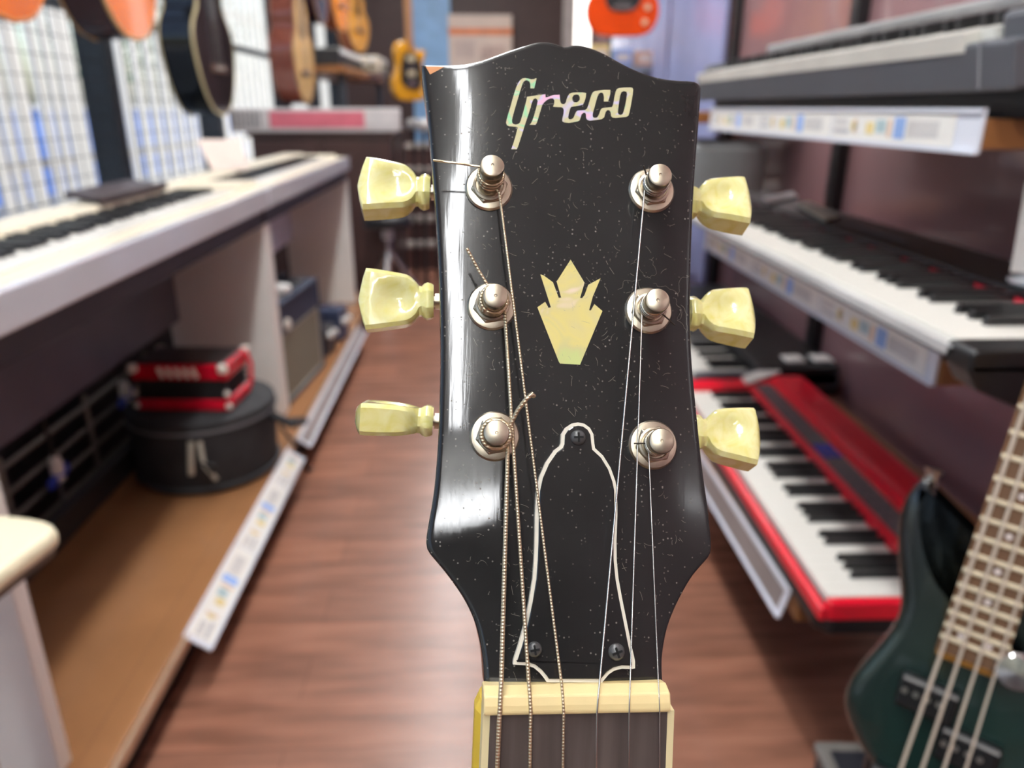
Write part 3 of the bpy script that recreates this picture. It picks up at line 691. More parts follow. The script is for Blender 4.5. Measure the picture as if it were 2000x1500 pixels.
t = thing('black_keyboard', 'small black keyboard on the far wooden shelf', 'keyboard', (-.98, 4.95, 1.24))
BOX('case', -.17, .17, 0, 1.0, .0, .095, satin, t, bevel=.006); BOX('keys', .06, .174, .03, .97, .07, .1, keyw, t)
for k in range(30): BOX('black_key', .06, .12, .05+k*.03, .062+k*.03, .1, .106, keyb, t)
t = thing('white_amplifier', 'cream white small amplifier at the end of the far shelf', 'amplifier', (-.86, 6.05, 1.24))
BOX('cabinet', -.1, .16, 0, .5, 0, .12, M('amp_cream', (224, 212, 192), .3), t, bevel=.015); BOX('grille', .16, .164, .04, .46, .02, .07, MATS['grille_cloth'], t)
BOX('front_grille', -.08, .14, -.004, 0, .02, .06, MATS['grille_cloth'], t)
MB().lathe([(.015, 0), (.013, .015), (0, .017)], 14, T(.1, 0, .09) @ R(math.pi/2, 'X'), False).build('knob', chrome, t, smooth=40)
BOX('handle', -.03, .1, .2, .24, .12, .135, black, t, bevel=.004)
# keyboards stacked beside cabinet, stool and step rack at the aisle end
t = thing('grey_keyboard', 'pale grey keyboard on thin legs beside the walnut cabinet', 'keyboard', (-.29, 4.42, .80), math.radians(12))
for v in (-.18, .2): MB().tube([(-.03, v, .09), (-.05, v, -.8)], .012).build('stand_leg', black, t); MB().tube([(.07, v, .09), (.09, v, -.8)], .012).build('stand_leg', black, t)
BOX('case', -.06, .1, -.25, .3, .085, .14, M('grey_case', (176, 172, 168), .4), t, bevel=.02); BOX('keys', .04, .1, -.2, .25, .138, .146, keyw, t)
t = thing('step_rack', 'brown step rack with pale treads at the end of the aisle', 'rack', (-.12, 5.0, 0))
pt = M('pale_tread', (176, 166, 156), .5); brn = M('riser_brown', (84, 54, 48), .5)
for k in range(5):
    BOX('riser', -.36, .36, k*.12, k*.12+.02, 0, .14+k*.15, brn, t); BOX('tread', -.37, .37, k*.12-.02, k*.12+.13, .14+k*.15, .17+k*.15, pt, t, bevel=.003)
t = thing('drum_stool', 'black drum stool with silver fittings behind the white stand', 'stool', (-.47, 4.0, 0))
MB().lathe([(0, .42), (.11, .42), (.125, .43), (.125, .47), (.10, .49), (0, .495)], 28, None, False).build('seat', satin, t, smooth=40)
MB().lathe([(.014, .1), (.014, .42)], 12).build('column', chrome, t, smooth=40)
for k in range(3):
    a = k*2.09+.4; MB().tube([(0, 0, .3), (.2*math.cos(a), .2*math.sin(a), .01)], .011, 8).build('leg', steel, t, smooth=50)
MB().lathe([(.03, .36), (.03, .41)], 16).build('collar', M('silver_soft'), t, smooth=40)

# ------------------------------------------------------------------ bass guitar (right)
bp0 = CAM+ray(1891, 1289)*.66
bn = Vector((-.58, -.76, .26)).normalized()
def onb(px, py, dz=0): r = ray(px, py); q = bp0+bn*dz; return CAM+r*((q-CAM).dot(bn)/r.dot(bn))
ba = (onb(2014, 915)-bp0).normalized(); bb = ba.cross(bn).normalized()
Bm = Matrix.Translation(bp0) @ Matrix((bb, ba, bn)).transposed().to_4x4(); Bi = Bm.inverted()
bass = thing('bass_guitar', 'dark green four-string bass guitar standing by the low shelf', 'bass guitar', mat=Bm)
def bl2(px, py): v = Bi @ onb(px, py); return (v.x, v.y)
o = [bl2(*p) for p in [(1826, 946), (1812, 936), (1796, 942), (1776, 960), (1762, 985), (1752, 1020), (1749, 1060), (1752, 1124), (1757, 1165), (1756, 1195), (1746, 1226), (1724, 1256), (1688, 1298), (1660, 1330), (1646, 1360), (1644, 1392), (1656, 1428), (1676, 1470), (1712, 1520), (1770, 1575), (1850, 1620), (1950, 1640), (2060, 1620), (2130, 1570), (2160, 1500), (2140, 1420), (2100, 1370), (2085, 1320), (2095, 1260), (2105, 1220), (2085, 1205), (2050, 1222), (2000, 1252), (1965, 1264), (1930, 1230), (1885, 1175), (1868, 1152), (1848, 1128), (1832, 1085), (1824, 1034), (1821, 985)]]
bgm = M('green_burst', (10, 30, 26), .25, var=.15, scale=12, coat=.5)
n_, l_, b_ = nodes(bgm)
gt = n_.new('ShaderNodeTexGradient'); gt.gradient_type = 'SPHERICAL'; mp = n_.new('ShaderNodeMapping'); mp.inputs['Location'].default_value = (-.05*3.6, .12*3.6, 0); mp.inputs['Scale'].default_value = (4.6, 3.6, 3)
cr = n_.new('ShaderNodeValToRGB'); cr.color_ramp.elements[0].color = lin((16, 16, 17))+(1,); cr.color_ramp.elements[0].position = .1; cr.color_ramp.elements[1].color = lin((22, 48, 42))+(1,); cr.color_ramp.elements[1].position = .75
l_.new(n_['Texture Coordinate'].outputs['Object'], mp.inputs[0]); l_.new(mp.outputs[0], gt.inputs[0]); l_.new(gt.outputs[0], cr.inputs[0]); l_.new(cr.outputs[0], b_.inputs['Base Color'])
o = smooth_poly(o, 1)
mb = MB(); vs = []; fs = []; n = len(o)
prof = [(.006, -.04), (0, -.034), (0, -.014), (.003, -.009), (.008, -.0065), (.012, -.006)]
for d, z in prof: vs += [Vector((p[0], p[1], z)) for p in offset(o, d)]
for j in range(len(prof)-1): fs += [(j*n+i, j*n+(i+1) % n, (j+1)*n+(i+1) % n, (j+1)*n+i) for i in range(n)]
fs += [tuple(range((len(prof)-1)*n, len(prof)*n)), tuple(range(n-1, -1, -1))]
mb.add(vs, fs).build('body', bgm, bass, smooth=35)
W1, W2, LN = .058, .040, .656; BS = Matrix.Diagonal((.87, .87, .87, 1))
_b0 = set(bpy.data.objects)
fbm = M('rosewood_light', (112, 80, 54), .5, var=.2, scale=30, stretch=(1, .1, 1))
MB().prism([(-W1/2, 0), (W1/2, 0), (W2/2, LN), (-W2/2, LN)], 0, .006).build('fingerboard', fbm, bass)
MB().prism([(-W1/2, -.01), (W1/2, -.01), (W2/2, LN+.02), (-W2/2, LN+.02)], -.022, -.0001).build('neck', M('neck_amber', (186, 130, 50), .35), bass, bevel=.006)
fr = M('fret_wire', (230, 216, 184), .5, .1)
def fy(k): return LN+.0-.864*(1-2**(-k/12))+.008
for k in range(1, 25):
    yv = fy(k); w = (W1+(W2-W1)*yv/LN)/2
    MB().tube([(-w, yv, .0065), (w, yv, .0065)], .0024, 6).build('fret', fr, bass)
dm = M('pearl_dot', (226, 214, 208), .3)
for k in (3, 5, 7, 9, 12, 15, 17, 19, 21, 24):
    yv = (fy(k)+fy(k-1))/2
    for xx in ((-.012, .012) if k in (12, 24) else (0,)): MB().lathe([(.0032, .006), (.0032, .0063)], 14, T(xx, yv, 0)).build('position_dot', dm, bass)
ss = M('bass_string', (216, 202, 182), .45, .3)
for k in range(4):
    f_ = (k-1.5)/1.5
    MB().tube([(f_*.028, -.225, .012), (f_*.0235, 0, .0115), (f_*.015, LN, .0095)], .0019-.0002*k, 6).build('string', ss, bass)
pk = M('pickup_black', (20, 20, 21), .35)
for (x0, x1, y0, y1) in ((-.05, .004, -.072, -.036), (-.004, .05, -.108, -.072), (-.052, .052, -.175, -.145)):
    c = BOX('pickup', x0, x1, y0, y1, -.006, .006, pk, bass, bevel=.004)
    for u in (.006, .0165, .0275, .038):
        if x0+u < x1: MB().lathe([(.003, .006), (.003, .0072)], 10, T(x0+u, (y0+y1)/2, 0)).build('pole_piece', steel, c)
    BOX('edge_highlight', x0+.002, x1-.002, y1-.006, y1-.003, .006, .0068, M('highlight_grey', (140, 138, 134), .5), c)  # highlight along the pickup top, painted as a grey strip
BOX('bridge', -.042, .042, -.25, -.205, -.006, .004, chrome, bass, bevel=.002)
for k in range(4): BOX('saddle', (k-1.5)*.0187-.006, (k-1.5)*.0187+.006, -.24, -.215, .004, .011, chrome, bass, bevel=.001)
for o_ in set(bpy.data.objects)-_b0:
    if o_.parent == bass: o_.matrix_local = BS
kp_ = bl2(1985, 1307)
MB().lathe([(.0, -.006), (.017, -.006), (.0165, .008), (.014, .011), (0, .0115)], 24, T(kp_[0], kp_[1], 0), False).build('knob', chrome, bass, smooth=35)
hp = bl2(1812, 952)
MB().lathe([(.007, 0), (.005, .008), (.008, .014), (0, .015)], 14, T(hp[0], hp[1], -.02) @ R(-math.pi/2, 'X'), False).build('strap_button', steel, bass, smooth=40)
MB().prism([(-.021, 0), (.021, 0), (.045, .08), (.03, .2), (-.04, .2), (-.045, .06)], -.016, -.002, T(0, (LN+.006)*.87, 0)).build('headstock', satin, bass, bevel=.003)
# bass stand
low = Bm @ Vector((0, -.30, -.05))
t = thing('bass_stand', 'black tubular floor stand holding the green bass', 'guitar stand', (low.x, low.y, 0))
MB().tube([(.12, .06, .012), (.03, .07, .02), (.02, .09, .30), (.05, .12, .5)], .01).build('column', black, t, smooth=50)
for s in (-1, 1):
    MB().tube([(.02, .07, .1), (s*.18, -.1, .012)], .01).build('leg', black, t, smooth=50)
    MB().tube([(.02, .09, max(.05, low.z-.03)), (s*.06, -.02, max(.04, low.z-.05)), (s*.07, -.07, max(.05, low.z-.04))], .009).build('cradle_arm', black, t, smooth=50)
# black floor box
p = onz(1585, 1432, .14); p2 = onz(1700, 1425, .14)
t = thing('floor_box', 'black box with grey top rim on the floor below the bass', 'box', (p.x, p.y-.02, 0), math.radians(-4))
BOX('body', 0, .19, -.2, .0, 0, .125, M('box_navy', (28, 30, 38), .5), t, bevel=.004); BOX('top_rim', -.004, .194, -.204, .004, .125, .142, M('rim_grey', (110, 106, 100), .5), t, bevel=.004)
BOX('top_pad', .012, .178, -.19, -.016, .142, .144, MATS['box_navy'], t)
# ------------------------------------------------------------------ black electric guitar (front)
hn = -ray(850, 1010); hn.normalize()
def _u(px, py, D): r = ray(px, py); return CAM+r*(-D/r.dot(hn))
HD = .043/(_u(945, 1365, 1)-_u(1309, 1360, 1)).length+.006
ho = _u(1127, 1337, HD); hx = (_u(1309, 1334, HD)-_u(945, 1340, HD)).normalized(); hy = hn.cross(hx)
Hm = Matrix.Translation(ho) @ Matrix((hx, hy, hn)).transposed().to_4x4(); Hi = Hm.inverted()
def hp3(px, py, z=0):
    r = ray(px, py); q = ho+hn*z; return Hi @ (CAM+r*((q-CAM).dot(hn)/r.dot(hn)))
def h2(px, py, z=0): v = hp3(px, py, z); return (v.x, v.y)
guitar = thing('electric_guitar', 'black electric guitar headstock with cream tuner buttons in the foreground', 'guitar', mat=Hm)

def lacquer():
    m = M('black_lacquer', (9, 9, 10), .1, var=.1, coat=.0); n, l, b = nodes(m)
    tc = n['Texture Coordinate']
    # dust specks: fine voronoi dots broken up by noise
    vo = n.new('ShaderNodeTexVoronoi'); vo.inputs['Scale'].default_value = 950; l.new(tc.outputs['Object'], vo.inputs['Vector'])
    nz = n.new('ShaderNodeTexNoise'); nz.inputs['Scale'].default_value = 70; nz.inputs['Detail'].default_value = 6; l.new(tc.outputs['Object'], nz.inputs['Vector'])
    lt = n.new('ShaderNodeMapRange'); lt.inputs[1].default_value = .26; lt.inputs[2].default_value = .10; l.new(vo.outputs['Distance'], lt.inputs[0])
    sep = n.new('ShaderNodeSeparateColor'); l.new(vo.outputs['Color'], sep.inputs[0])
    gt = n.new('ShaderNodeMath'); gt.operation = 'GREATER_THAN'; gt.inputs[1].default_value = .72; l.new(sep.outputs[0], gt.inputs[0])
    nr = n.new('ShaderNodeMapRange'); nr.inputs[1].default_value = .4; nr.inputs[2].default_value = .62; l.new(nz.outputs[0], nr.inputs[0])
    m1 = n.new('ShaderNodeMath'); m1.operation = 'MULTIPLY'; l.new(lt.outputs[0], m1.inputs[0]); l.new(gt.outputs[0], m1.inputs[1])
    m2 = n.new('ShaderNodeMath'); m2.operation = 'MULTIPLY'; l.new(m1.outputs[0], m2.inputs[0]); l.new(nr.outputs[0], m2.inputs[1])
    # thin dust film
    fz = n.new('ShaderNodeTexNoise'); fz.inputs['Scale'].default_value = 25; fz.inputs['Detail'].default_value = 8; l.new(tc.outputs['Object'], fz.inputs['Vector'])
    fr_ = n.new('ShaderNodeMapRange'); fr_.inputs[3].default_value = .007; fr_.inputs[4].default_value = .030; l.new(fz.outputs[0], fr_.inputs[0])
    cb = n.new('ShaderNodeCombineColor'); 
    for k in range(3): l.new(fr_.outputs[0], cb.inputs[k])
    mx = n.new('ShaderNodeMix'); mx.data_type = 'RGBA'; mx.inputs[7].default_value = (.27, .25, .21, 1)
    l.new(m2.outputs[0], mx.inputs[0]); l.new(cb.outputs[0], mx.inputs[6]); l.new(mx.outputs[2], b.inputs['Base Color'])
    mp = n.new('ShaderNodeMapping'); mp.inputs['Scale'].default_value = (900, 60, 60); sc = n.new('ShaderNodeTexNoise'); sc.inputs['Scale'].default_value = 1; sc.inputs['Detail'].default_value = 3
    l.new(tc.outputs['Object'], mp.inputs[0]); l.new(mp.outputs[0], sc.inputs['Vector'])
    rr = n.new('ShaderNodeMapRange'); rr.inputs[3].default_value = .03; rr.inputs[4].default_value = .12; l.new(sc.outputs[0], rr.inputs[0])
    ad = n.new('ShaderNodeMath'); ad.operation = 'MAXIMUM'; l.new(rr.outputs[0], ad.inputs[0]); l.new(m2.outputs[0], ad.inputs[1]); l.new(ad.outputs[0], b.inputs['Roughness'])
    bp = n.new('ShaderNodeBump'); bp.inputs['Strength'].default_value = .06; bp.inputs['Distance'].default_value = .0002; l.new(sc.outputs[0], bp.inputs['Height']); l.new(bp.outputs[0], b.inputs['Normal'])
    return m
lac = lacquer()
Lp = [(947, 1337), (945, 1300), (940, 1262), (929, 1217), (911, 1178), (889, 1144), (866, 1114), (848, 1093), (837, 1080), (832, 1068), (832, 1054), (838, 1016), (845, 980), (851, 930), (856, 860), (859, 780), (861, 700), (860, 620), (858, 540), (854, 460), (849, 380), (844, 320), (838, 250), (832, 190), (827, 150), (823, 114)]
Rp = [(1297, 1335), (1295, 1292), (1299, 1260), (1306, 1226), (1320, 1190), (1336, 1158), (1354, 1127), (1374, 1104), (1387, 1090), (1392, 1080), (1393, 1066), (1391, 1040), (1386, 990), (1377, 932), (1369, 860), (1363, 800), (1357, 740), (1353, 690), (1351, 640), (1351, 580), (1352, 520), (1354, 450), (1359, 345), (1366, 258), (1371, 190), (1372, 168)]
Tp = [(823, 114), (836, 116), (855, 119), (875, 121), (905, 122), (929, 119), (956, 111), (986, 100), (1016, 90), (1040, 82), (1055, 79), (1070, 79.5), (1085, 82.5), (1097, 87), (1103.6, 90), (1112, 87), (1124, 84.6), (1139, 86.4), (1160, 93), (1184, 104), (1208, 118), (1235, 132), (1265, 144), (1292, 151), (1325, 154.5), (1350, 154), (1362, 156), (1369, 161), (1372, 168)]
def resamp(pts, ts):
    p = np.array(pts); d = np.r_[0, np.cumsum(np.linalg.norm(np.diff(p, axis=0), axis=1))]; d /= d[-1]
    # light corner-cutting keeps the curve smooth
    out = np.stack([np.interp(ts, d, p[:, k]) for k in (0, 1)], 1); return out
def chaikin(pts, it=2):
    p = [np.array(q, float) for q in pts]
    for _ in range(it):
        q = [p[0]]
        for a, b in zip(p[:-1], p[1:]): q += [a*.75+b*.25, a*.25+b*.75]
        p = q+[p[-1]]
    return np.array(p)
Lc, Rc, Tc = [chaikin([h2(*p) for p in c]) for c in (Lp, Rp, Tp)]
Bc = np.array([Lc[0], Rc[0]])
edge = [0, .003, .007, .012, .02, .035, .06]
su = np.array(edge+list(np.linspace(.09, .91, 60))+[1-e for e in reversed(edge)])
tu = np.array([0, .0015, .004, .007, .012]+list(np.linspace(.02, .975, 110))+[.985, .991, .995, .998, 1])
l_s, r_s, t_s, b_s = resamp(Lc, tu), resamp(Rc, tu), resamp(Tc, su), resamp(Bc, su)
G = np.zeros((len(tu), len(su), 2))
for j, tt in enumerate(tu):
    s = su[:, None]
    G[j] = (1-tt)*b_s+tt*t_s+(1-s)*l_s[j]+s*r_s[j]-((1-s)*(1-tt)*b_s[0]+s*(1-tt)*b_s[-1]+(1-s)*tt*t_s[0]+s*tt*t_s[-1])
def segdist(P, poly):
    a = poly[:-1]; b = poly[1:]; best = np.full(len(P), 9.)
    for p0, p1 in zip(a, b):
        e = p1-p0; t_ = np.clip(((P-p0)@e)/(e@e+1e-12), 0, 1); best = np.minimum(best, np.linalg.norm(P-(p0+t_[:, None]*e), axis=1))
    return best
def face_z(P):
    P = np.asarray(P, float).reshape(-1, 2)
    dl, dr, dt = segdist(P, Lc), segdist(P, Rc), segdist(P, Tc)
    kl = np.interp(P[:, 1], [.03, .06, .087, .106, .124, .134, .147], [7., 5.4, 5.8, 5.7, 7.9, 10.4, 12.5])
    z = -.5*kl*np.maximum(0, .020-dl)**2-.5*6.0*np.maximum(0, .014-dr)**2
    de = np.minimum(np.minimum(dl, dr), dt); k = np.clip(1-de/.0011, 0, 1); z -= .0009*(1-np.sqrt(np.maximum(0, 1-k*k)))
    return z
Z = face_z(G.reshape(-1, 2)).reshape(G.shape[:2])
nt_, ns_ = G.shape[:2]
vs = [(G[j, i, 0], G[j, i, 1], Z[j, i]) for j in range(nt_) for i in range(ns_)]
fs = [(j*ns_+i, j*ns_+i+1, (j+1)*ns_+i+1, (j+1)*ns_+i) for j in range(nt_-1) for i in range(ns_-1)]
loop = [j*ns_ for j in range(nt_)]+[(nt_-1)*ns_+i for i in range(1, ns_)]+[j*ns_+ns_-1 for j in range(nt_-2, -1, -1)]+[i for i in range(ns_-2, 0, -1)]
o0 = len(vs); m_ = len(loop)
for dz in (-.012, -.0145):
    for q in loop:
        x, y_ = vs[q][0], vs[q][1]; vs.append((x*(.985 if dz < -.013 else 1), y_, dz))
for i in range(m_):
    k = (i+1) % m_
    fs += [(loop[i], loop[k], o0+k, o0+i), (o0+i, o0+k, o0+m_+k, o0+m_+i)]
fs.append(tuple(range(o0+m_, o0+2*m_)))
hs = MB().add([Vector(v) for v in vs], fs).build('headstock', lac, guitar, smooth=50)

# pearl inlays
def pearl(name, cols, scale):
    m = M(name, (205, 196, 148), .18, var=.1); n, l, b = nodes(m)
    nz = n.new('ShaderNodeTexNoise'); nz.inputs['Scale'].default_value = scale; nz.inputs['Detail'].default_value = 2; nz.inputs['Distortion'].default_value = 1.2
    cr = n.new('ShaderNodeValToRGB'); e = cr.color_ramp.elements
    while len(e) < len(cols): e.new(.5)
    for k, (p, c) in enumerate(cols): e[k].position = p; e[k].color = lin(c)+(1,)
    l.new(n['Texture Coordinate'].outputs['Object'], nz.inputs['Vector']); l.new(nz.outputs[0], cr.inputs[0]); l.new(cr.outputs[0], b.inputs['Base Color'])
    return m
pl1 = pearl('logo_pearl', [(.30, (236, 190, 214)), (.36, (206, 198, 226)), (.42, (204, 198, 152)), (.58, (206, 200, 160)), (.63, (150, 216, 166)), (.70, (226, 214, 190))], 130)
pl2 = pearl('crown_pearl', [(.28, (198, 208, 138)), (.38, (206, 200, 140)), (.5, (222, 208, 132)), (.6, (214, 202, 142)), (.72, (236, 214, 204)), (.85, (210, 230, 226))], 75)
LOGO = [(520,155),(490,285),(440,285),(437,225),(425,195),(400,180),(370,182),(345,205),(325,260),(300,340),(270,440),(240,540),(215,630),(200,690),(200,725),(215,748),(245,757),(280,750),(300,735),(315,700),(345,600),(375,490),(392,420),(395,395),(450,387),(520,377),(580,367),(635,362),(637,405),(660,400),(700,385),(750,370),(820,368),(825,440),(835,475),(850,488),(880,490),(900,470),(910,430),(925,390),(945,358),(980,342),(1050,338),(1120,338),(1165,345),(1160,400),(1145,450),(1125,495),(1080,508),(1020,518),(975,525),(960,540),(948,580),(935,630),(930,665),(940,685),(965,688),(990,680),(1005,660),(1020,620),(1035,590),(1055,575),(1100,572),(1150,568),(1175,550),(1195,500),(1215,430),(1235,370),(1250,340),(1275,322),(1320,315),(1400,305),(1480,305),(1480,350),(1465,410),(1450,455),(1395,455),(1398,400),(1390,360),(1375,340),(1350,340),(1325,360),(1310,400),(1295,450),(1280,510),(1262,570),(1250,620),(1250,650),(1265,668),(1295,668),(1315,655),(1330,630),(1345,590),(1360,555),(1385,540),(1440,535),(1500,530),(1515,500),(1525,450),(1535,390),(1548,330),(1565,295),(1590,283),(1650,275),(1740,273),(1765,278),(1778,300),(1770,370),(1755,460),(1740,540),(1728,600),(1715,640),(1690,655),(1620,663),(1550,670),(1510,665),(1490,645),(1485,600),(1470,570),(1440,568),(1420,590),(1408,630),(1400,660),(1375,682),(1340,692),(1270,700),(1210,705),(1180,695),(1165,670),(1162,620),(1150,600),(1125,605),(1105,625),(1095,660),(1080,700),(1055,715),(1000,725),(940,735),(880,728),(855,715),(855,680),(870,620),(875,570),(865,540),(840,530),(790,530),(735,525),(750,480),(752,440),(735,415),(700,415),(660,432),(620,465),(595,500),(580,545),(560,610),(540,680),(520,740),(505,760),(430,758),(450,735),(470,690),(490,630),(510,560),(525,500),(535,450),(525,425),(505,412),(480,425),(458,470),(440,540),(415,620),(385,710),(365,770),(340,850),(305,960),(275,1050),(262,1078),(190,1076),(215,1010),(245,910),(265,830),(275,795),(255,785),(210,782),(165,778),(135,765),(122,735),(130,690),(150,620),(175,540),(200,450),(225,360),(255,270),(280,215),(310,175),(340,155),(375,150),(410,158),(450,168),(490,165),(508,152)]
EYE = [(985,440),(985,400),(1005,372),(1035,362),(1065,368),(1082,395),(1082,430),(1065,455),(1040,468),(1005,465)]
OH = [(1690,330),(1698,360),(1690,420),(1675,500),(1655,580),(1640,620),(1615,632),(1590,625),(1578,605),(1580,560),(1590,490),(1600,420),(1610,370),(1625,335),(1655,320)]
g2 = lambda L_: [h2(970+x/6.667, 130+y_/6.667) for x, y_ in L_]
o = filled('logo_inlay', g2(LOGO), [g2(EYE), g2(OH)], -.0002, .00006, pl1, hs); o['label'] = 'pearl script inlay reading Greco'
CROWN = [(590,108),(760,390),(705,575),(730,578),(760,540),(805,415),(955,335),(860,560),(815,725),(835,730),(880,650),(978,735),(705,1390),(460,1375),(445,1350),(185,690),(280,622),(320,695),(350,690),(222,288),(260,300),(375,385),(410,480),(445,575),(475,570),(420,375)]
o = filled('crown_inlay', [h2(1020+x/6.25, 490+y_/6.25) for x, y_ in CROWN], [], -.0002, .00006, pl2, hs); o['label'] = 'yellow pearl crown-shaped inlay'
# chipped corner
ch = [h2(*p) for p in [(831, 120), (850, 122), (868, 125), (855, 131), (840, 137)]]; zz = face_z(ch)
tp = [Vector((p[0], p[1], z+.00008)) for p, z in zip(ch, zz)]
MB().add(tp+[v-Vector((0, 0, .0004)) for v in tp], [(0, 1, 2, 3, 4), (9, 8, 7, 6, 5)]+[(i, (i+1) % 5, 5+(i+1) % 5, 5+i) for i in range(5)]).build('chip', M('bare_wood', (206, 138, 84), .6, var=.1, scale=200), hs, label='bare wood showing at a chipped corner')
# dust and lint
lb = MB(); rnd = random.Random(3); flat = [G[j, i] for j in range(4, nt_-4) for i in range(8, ns_-8)]
for _ in range(620):
    c = flat[rnd.randrange(len(flat))]+np.array([rnd.uniform(-.0006, .0006)]*2); a = rnd.random()*6.28; ln = rnd.choice((.0003, .0005, .0008, .0012, .0022)) ; w = .00003
    cv = rnd.uniform(-1.5, 1.5); pts = []
    for k in range(5):
        pts.append((c[0], c[1])); a += cv/4; c = c+np.array([math.cos(a), math.sin(a)])*ln/4
    z = float(face_z([pts[2]])[0])+.00010; vv = []
    for k, p in enumerate(pts): vv += [Vector((p[0]-w*math.sin(a), p[1]+w*math.cos(a), z)), Vector((p[0]+w*math.sin(a), p[1]-w*math.cos(a), z))]
    lb.add(vv, [(2*k, 2*k+1, 2*k+3, 2*k+2) for k in range(4)])
# a tuft of lint around the middle right post
for k in range(9):
    a0 = rnd.uniform(-.5, 3.4); c = np.array(h2(1272, 600))+np.array([math.cos(a0), math.sin(a0)])*.0075; pts = []; a = a0+1.57*rnd.choice((-1, 1))
    for q in range(12): pts.append(Vector((c[0], c[1], .0006+.0009*rnd.random()))); a += rnd.uniform(-.9, .9); c = c+np.array([math.cos(a), math.sin(a)])*.0007
    lb.tube(pts, .000022, 3)
lb.build('lint', M('lint', (150, 146, 132), .9), hs, kind='stuff')

# truss rod cover
TC = [(315,180),(318,130),(340,95),(370,75),(405,68),(440,75),(470,97),(488,130),(493,180),(497,205),(540,245),(580,310),(605,380),(615,430),(616,560),(611,700),(612,800),(622,900),(640,1000),(660,1100),(688,1240),(710,1340),(710,1378),(690,1382),(640,1380),(600,1390),(570,1410),(545,1440),(535,1453),(240,1453),(225,1430),(200,1400),(170,1375),(130,1362),(60,1358),(62,1335),(90,1250),(120,1140),(145,1020),(165,900),(172,800),(176,700),(178,560),(185,430),(200,360),(235,280),(280,215),(310,192)]
tz = .0017
tc2 = [h2(980+x/2.727, 800+y_/2.727, tz) for x, y_ in TC]
cov = MB().prism(tc2, .0001, tz).build('truss_rod_cover', M('cover_white', (232, 226, 208), .4, var=.03), guitar)
inn = offset(tc2, .00085)
MB().prism(inn, tz-.0002, tz+.0004, inset=.00025, zi=.0001).build('black_face', lac, cov)
def screw(px, py, r):
    x, y_ = h2(px, py, .002); e = .0004
    s_ = MB().lathe([(r, 0), (r, .0003), (r*.9, .0008), (r*.6, .0012), (r*.2, .00135), (0, .0014)], 24, T(x, y_, tz+e), False).build('screw', M('black_screw', (84, 84, 84), .38, .35, var=.2, scale=400), cov, smooth=40)
    a = random.random(); cb_ = MB()
    for k in (0, 1): cb_.box(-r*.62, r*.62, -r*.13, r*.13, .0009, .00145, T(x, y_, tz+e) @ R(a+k*math.pi/2, 'Z'))
    cb_.build('cross_slot', M('slot_black', (6, 6, 6), .8), s_)
screw(1128.5, 855, .0019); screw(1043.5, 1268, .0018); screw(1203.5, 1273, .002)

# neck, nut and fingerboard (tilted forward of the headstock plane by the head angle)
TA = math.radians(15)
bone = M('aged_bone', (236, 214, 156), .4, var=.06, scale=90); bind = M('binding_cream', (232, 218, 170), .4, var=.05); bindy = M('binding_amber', (222, 186, 60), .4, var=.1, scale=40)
NZ = .0062
# nut profile in the (y,z) plane: top edge pixel 1337..1398 traced on the nut's top
yt = h2(1127, 1336, .003)[1]; yb = h2(1127, 1396, NZ)[1]; ym = h2(1127, 1357, NZ)[1]
wl0, wr0 = h2(945, 1370, NZ)[0], h2(1310, 1366, NZ)[0]
nutp = [(yt, -.002), (yt, .0030), (yt-.0006, .0042), (ym, NZ), ((ym+yb)/2, NZ+.0001), (yb+.0006, NZ-.0001), (yb, NZ-.0006), (yb, -.002)]
nm_ = Matrix(((0, 0, 1, 0), (1, 0, 0, 0), (0, 1, 0, 0), (0, 0, 0, 1)))
MB().prism(nutp, wl0, wr0, nm_).build('nut', bone, guitar, bevel=.0009)
Nk = T(0, yb, NZ-.0022) @ R(-TA, 'X')     # fingerboard frame: -y runs down the neck, z=0 is its surface
Nk = T(0, yb, NZ-.0022) @ Matrix.Rotation(TA, 4, 'X')
def npart(mb, name, m, **k): o_ = mb.build(name, m, guitar, **k); o_.matrix_local = Nk; return o_
Ni = (Hm @ Nk).inverted(); nN = (Hm @ Nk).to_3x3() @ Vector((0, 0, 1)); nO = (Hm @ Nk).translation
def n2(px, py, z=0): r = ray(px, py); q = nO+nN*z; v = Ni @ (CAM+r*((q-CAM).dot(nN)/r.dot(nN))); return v
a1, a2 = n2(957, 1403), n2(953, 1500); b1, b2 = n2(1303, 1403), n2(1303, 1500)
NL = .445
def ext(p, q, L_): d = (q-p)/(q-p).length; return p+d*(L_/abs(d.y))
wl1, wr1 = a1.x, b1.x; gl = -.0045; 
wlE, wrE = a1.x-.0062, b1.x+.0062
rose = M('rosewood_dark', (84, 74, 70), .45, var=.3, scale=30, stretch=(8, .4, 1), bump=.15)
npart(MB().prism([(wl1, 0), (wr1, 0), (wrE, -NL), (wlE, -NL)], -.006, 0), 'fingerboard', rose)
npart(MB().prism([(wl1-.0016, 0), (wl1, 0), (wlE, -NL), (wlE-.0016, -NL)], -.006, .0001), 'binding', bind)
npart(MB().prism([(wr1, 0), (wr1+.0016, 0), (wrE+.0016, -NL), (wrE, -NL)], -.006, .0001), 'binding', bind)
npart(MB().prism([(wl1-.0028, 0), (wr1+.0018, 0), (wrE+.0018, -NL), (wlE-.0028, -NL)], -.018, -.0061), 'neck', bindy, bevel=.004)
fw_ = M('nickel_fret', (190, 186, 176), .25, 1)
for k in range(1, 23):
    yv = -.628*(1-2**(-k/12)); f_ = -yv/NL
    npart(MB().tube([(wl1+(wlE-wl1)*f_, yv, .0004), (wr1+(wrE-wr1)*f_, yv, .0004)], .0011, 6), 'fret', fw_)
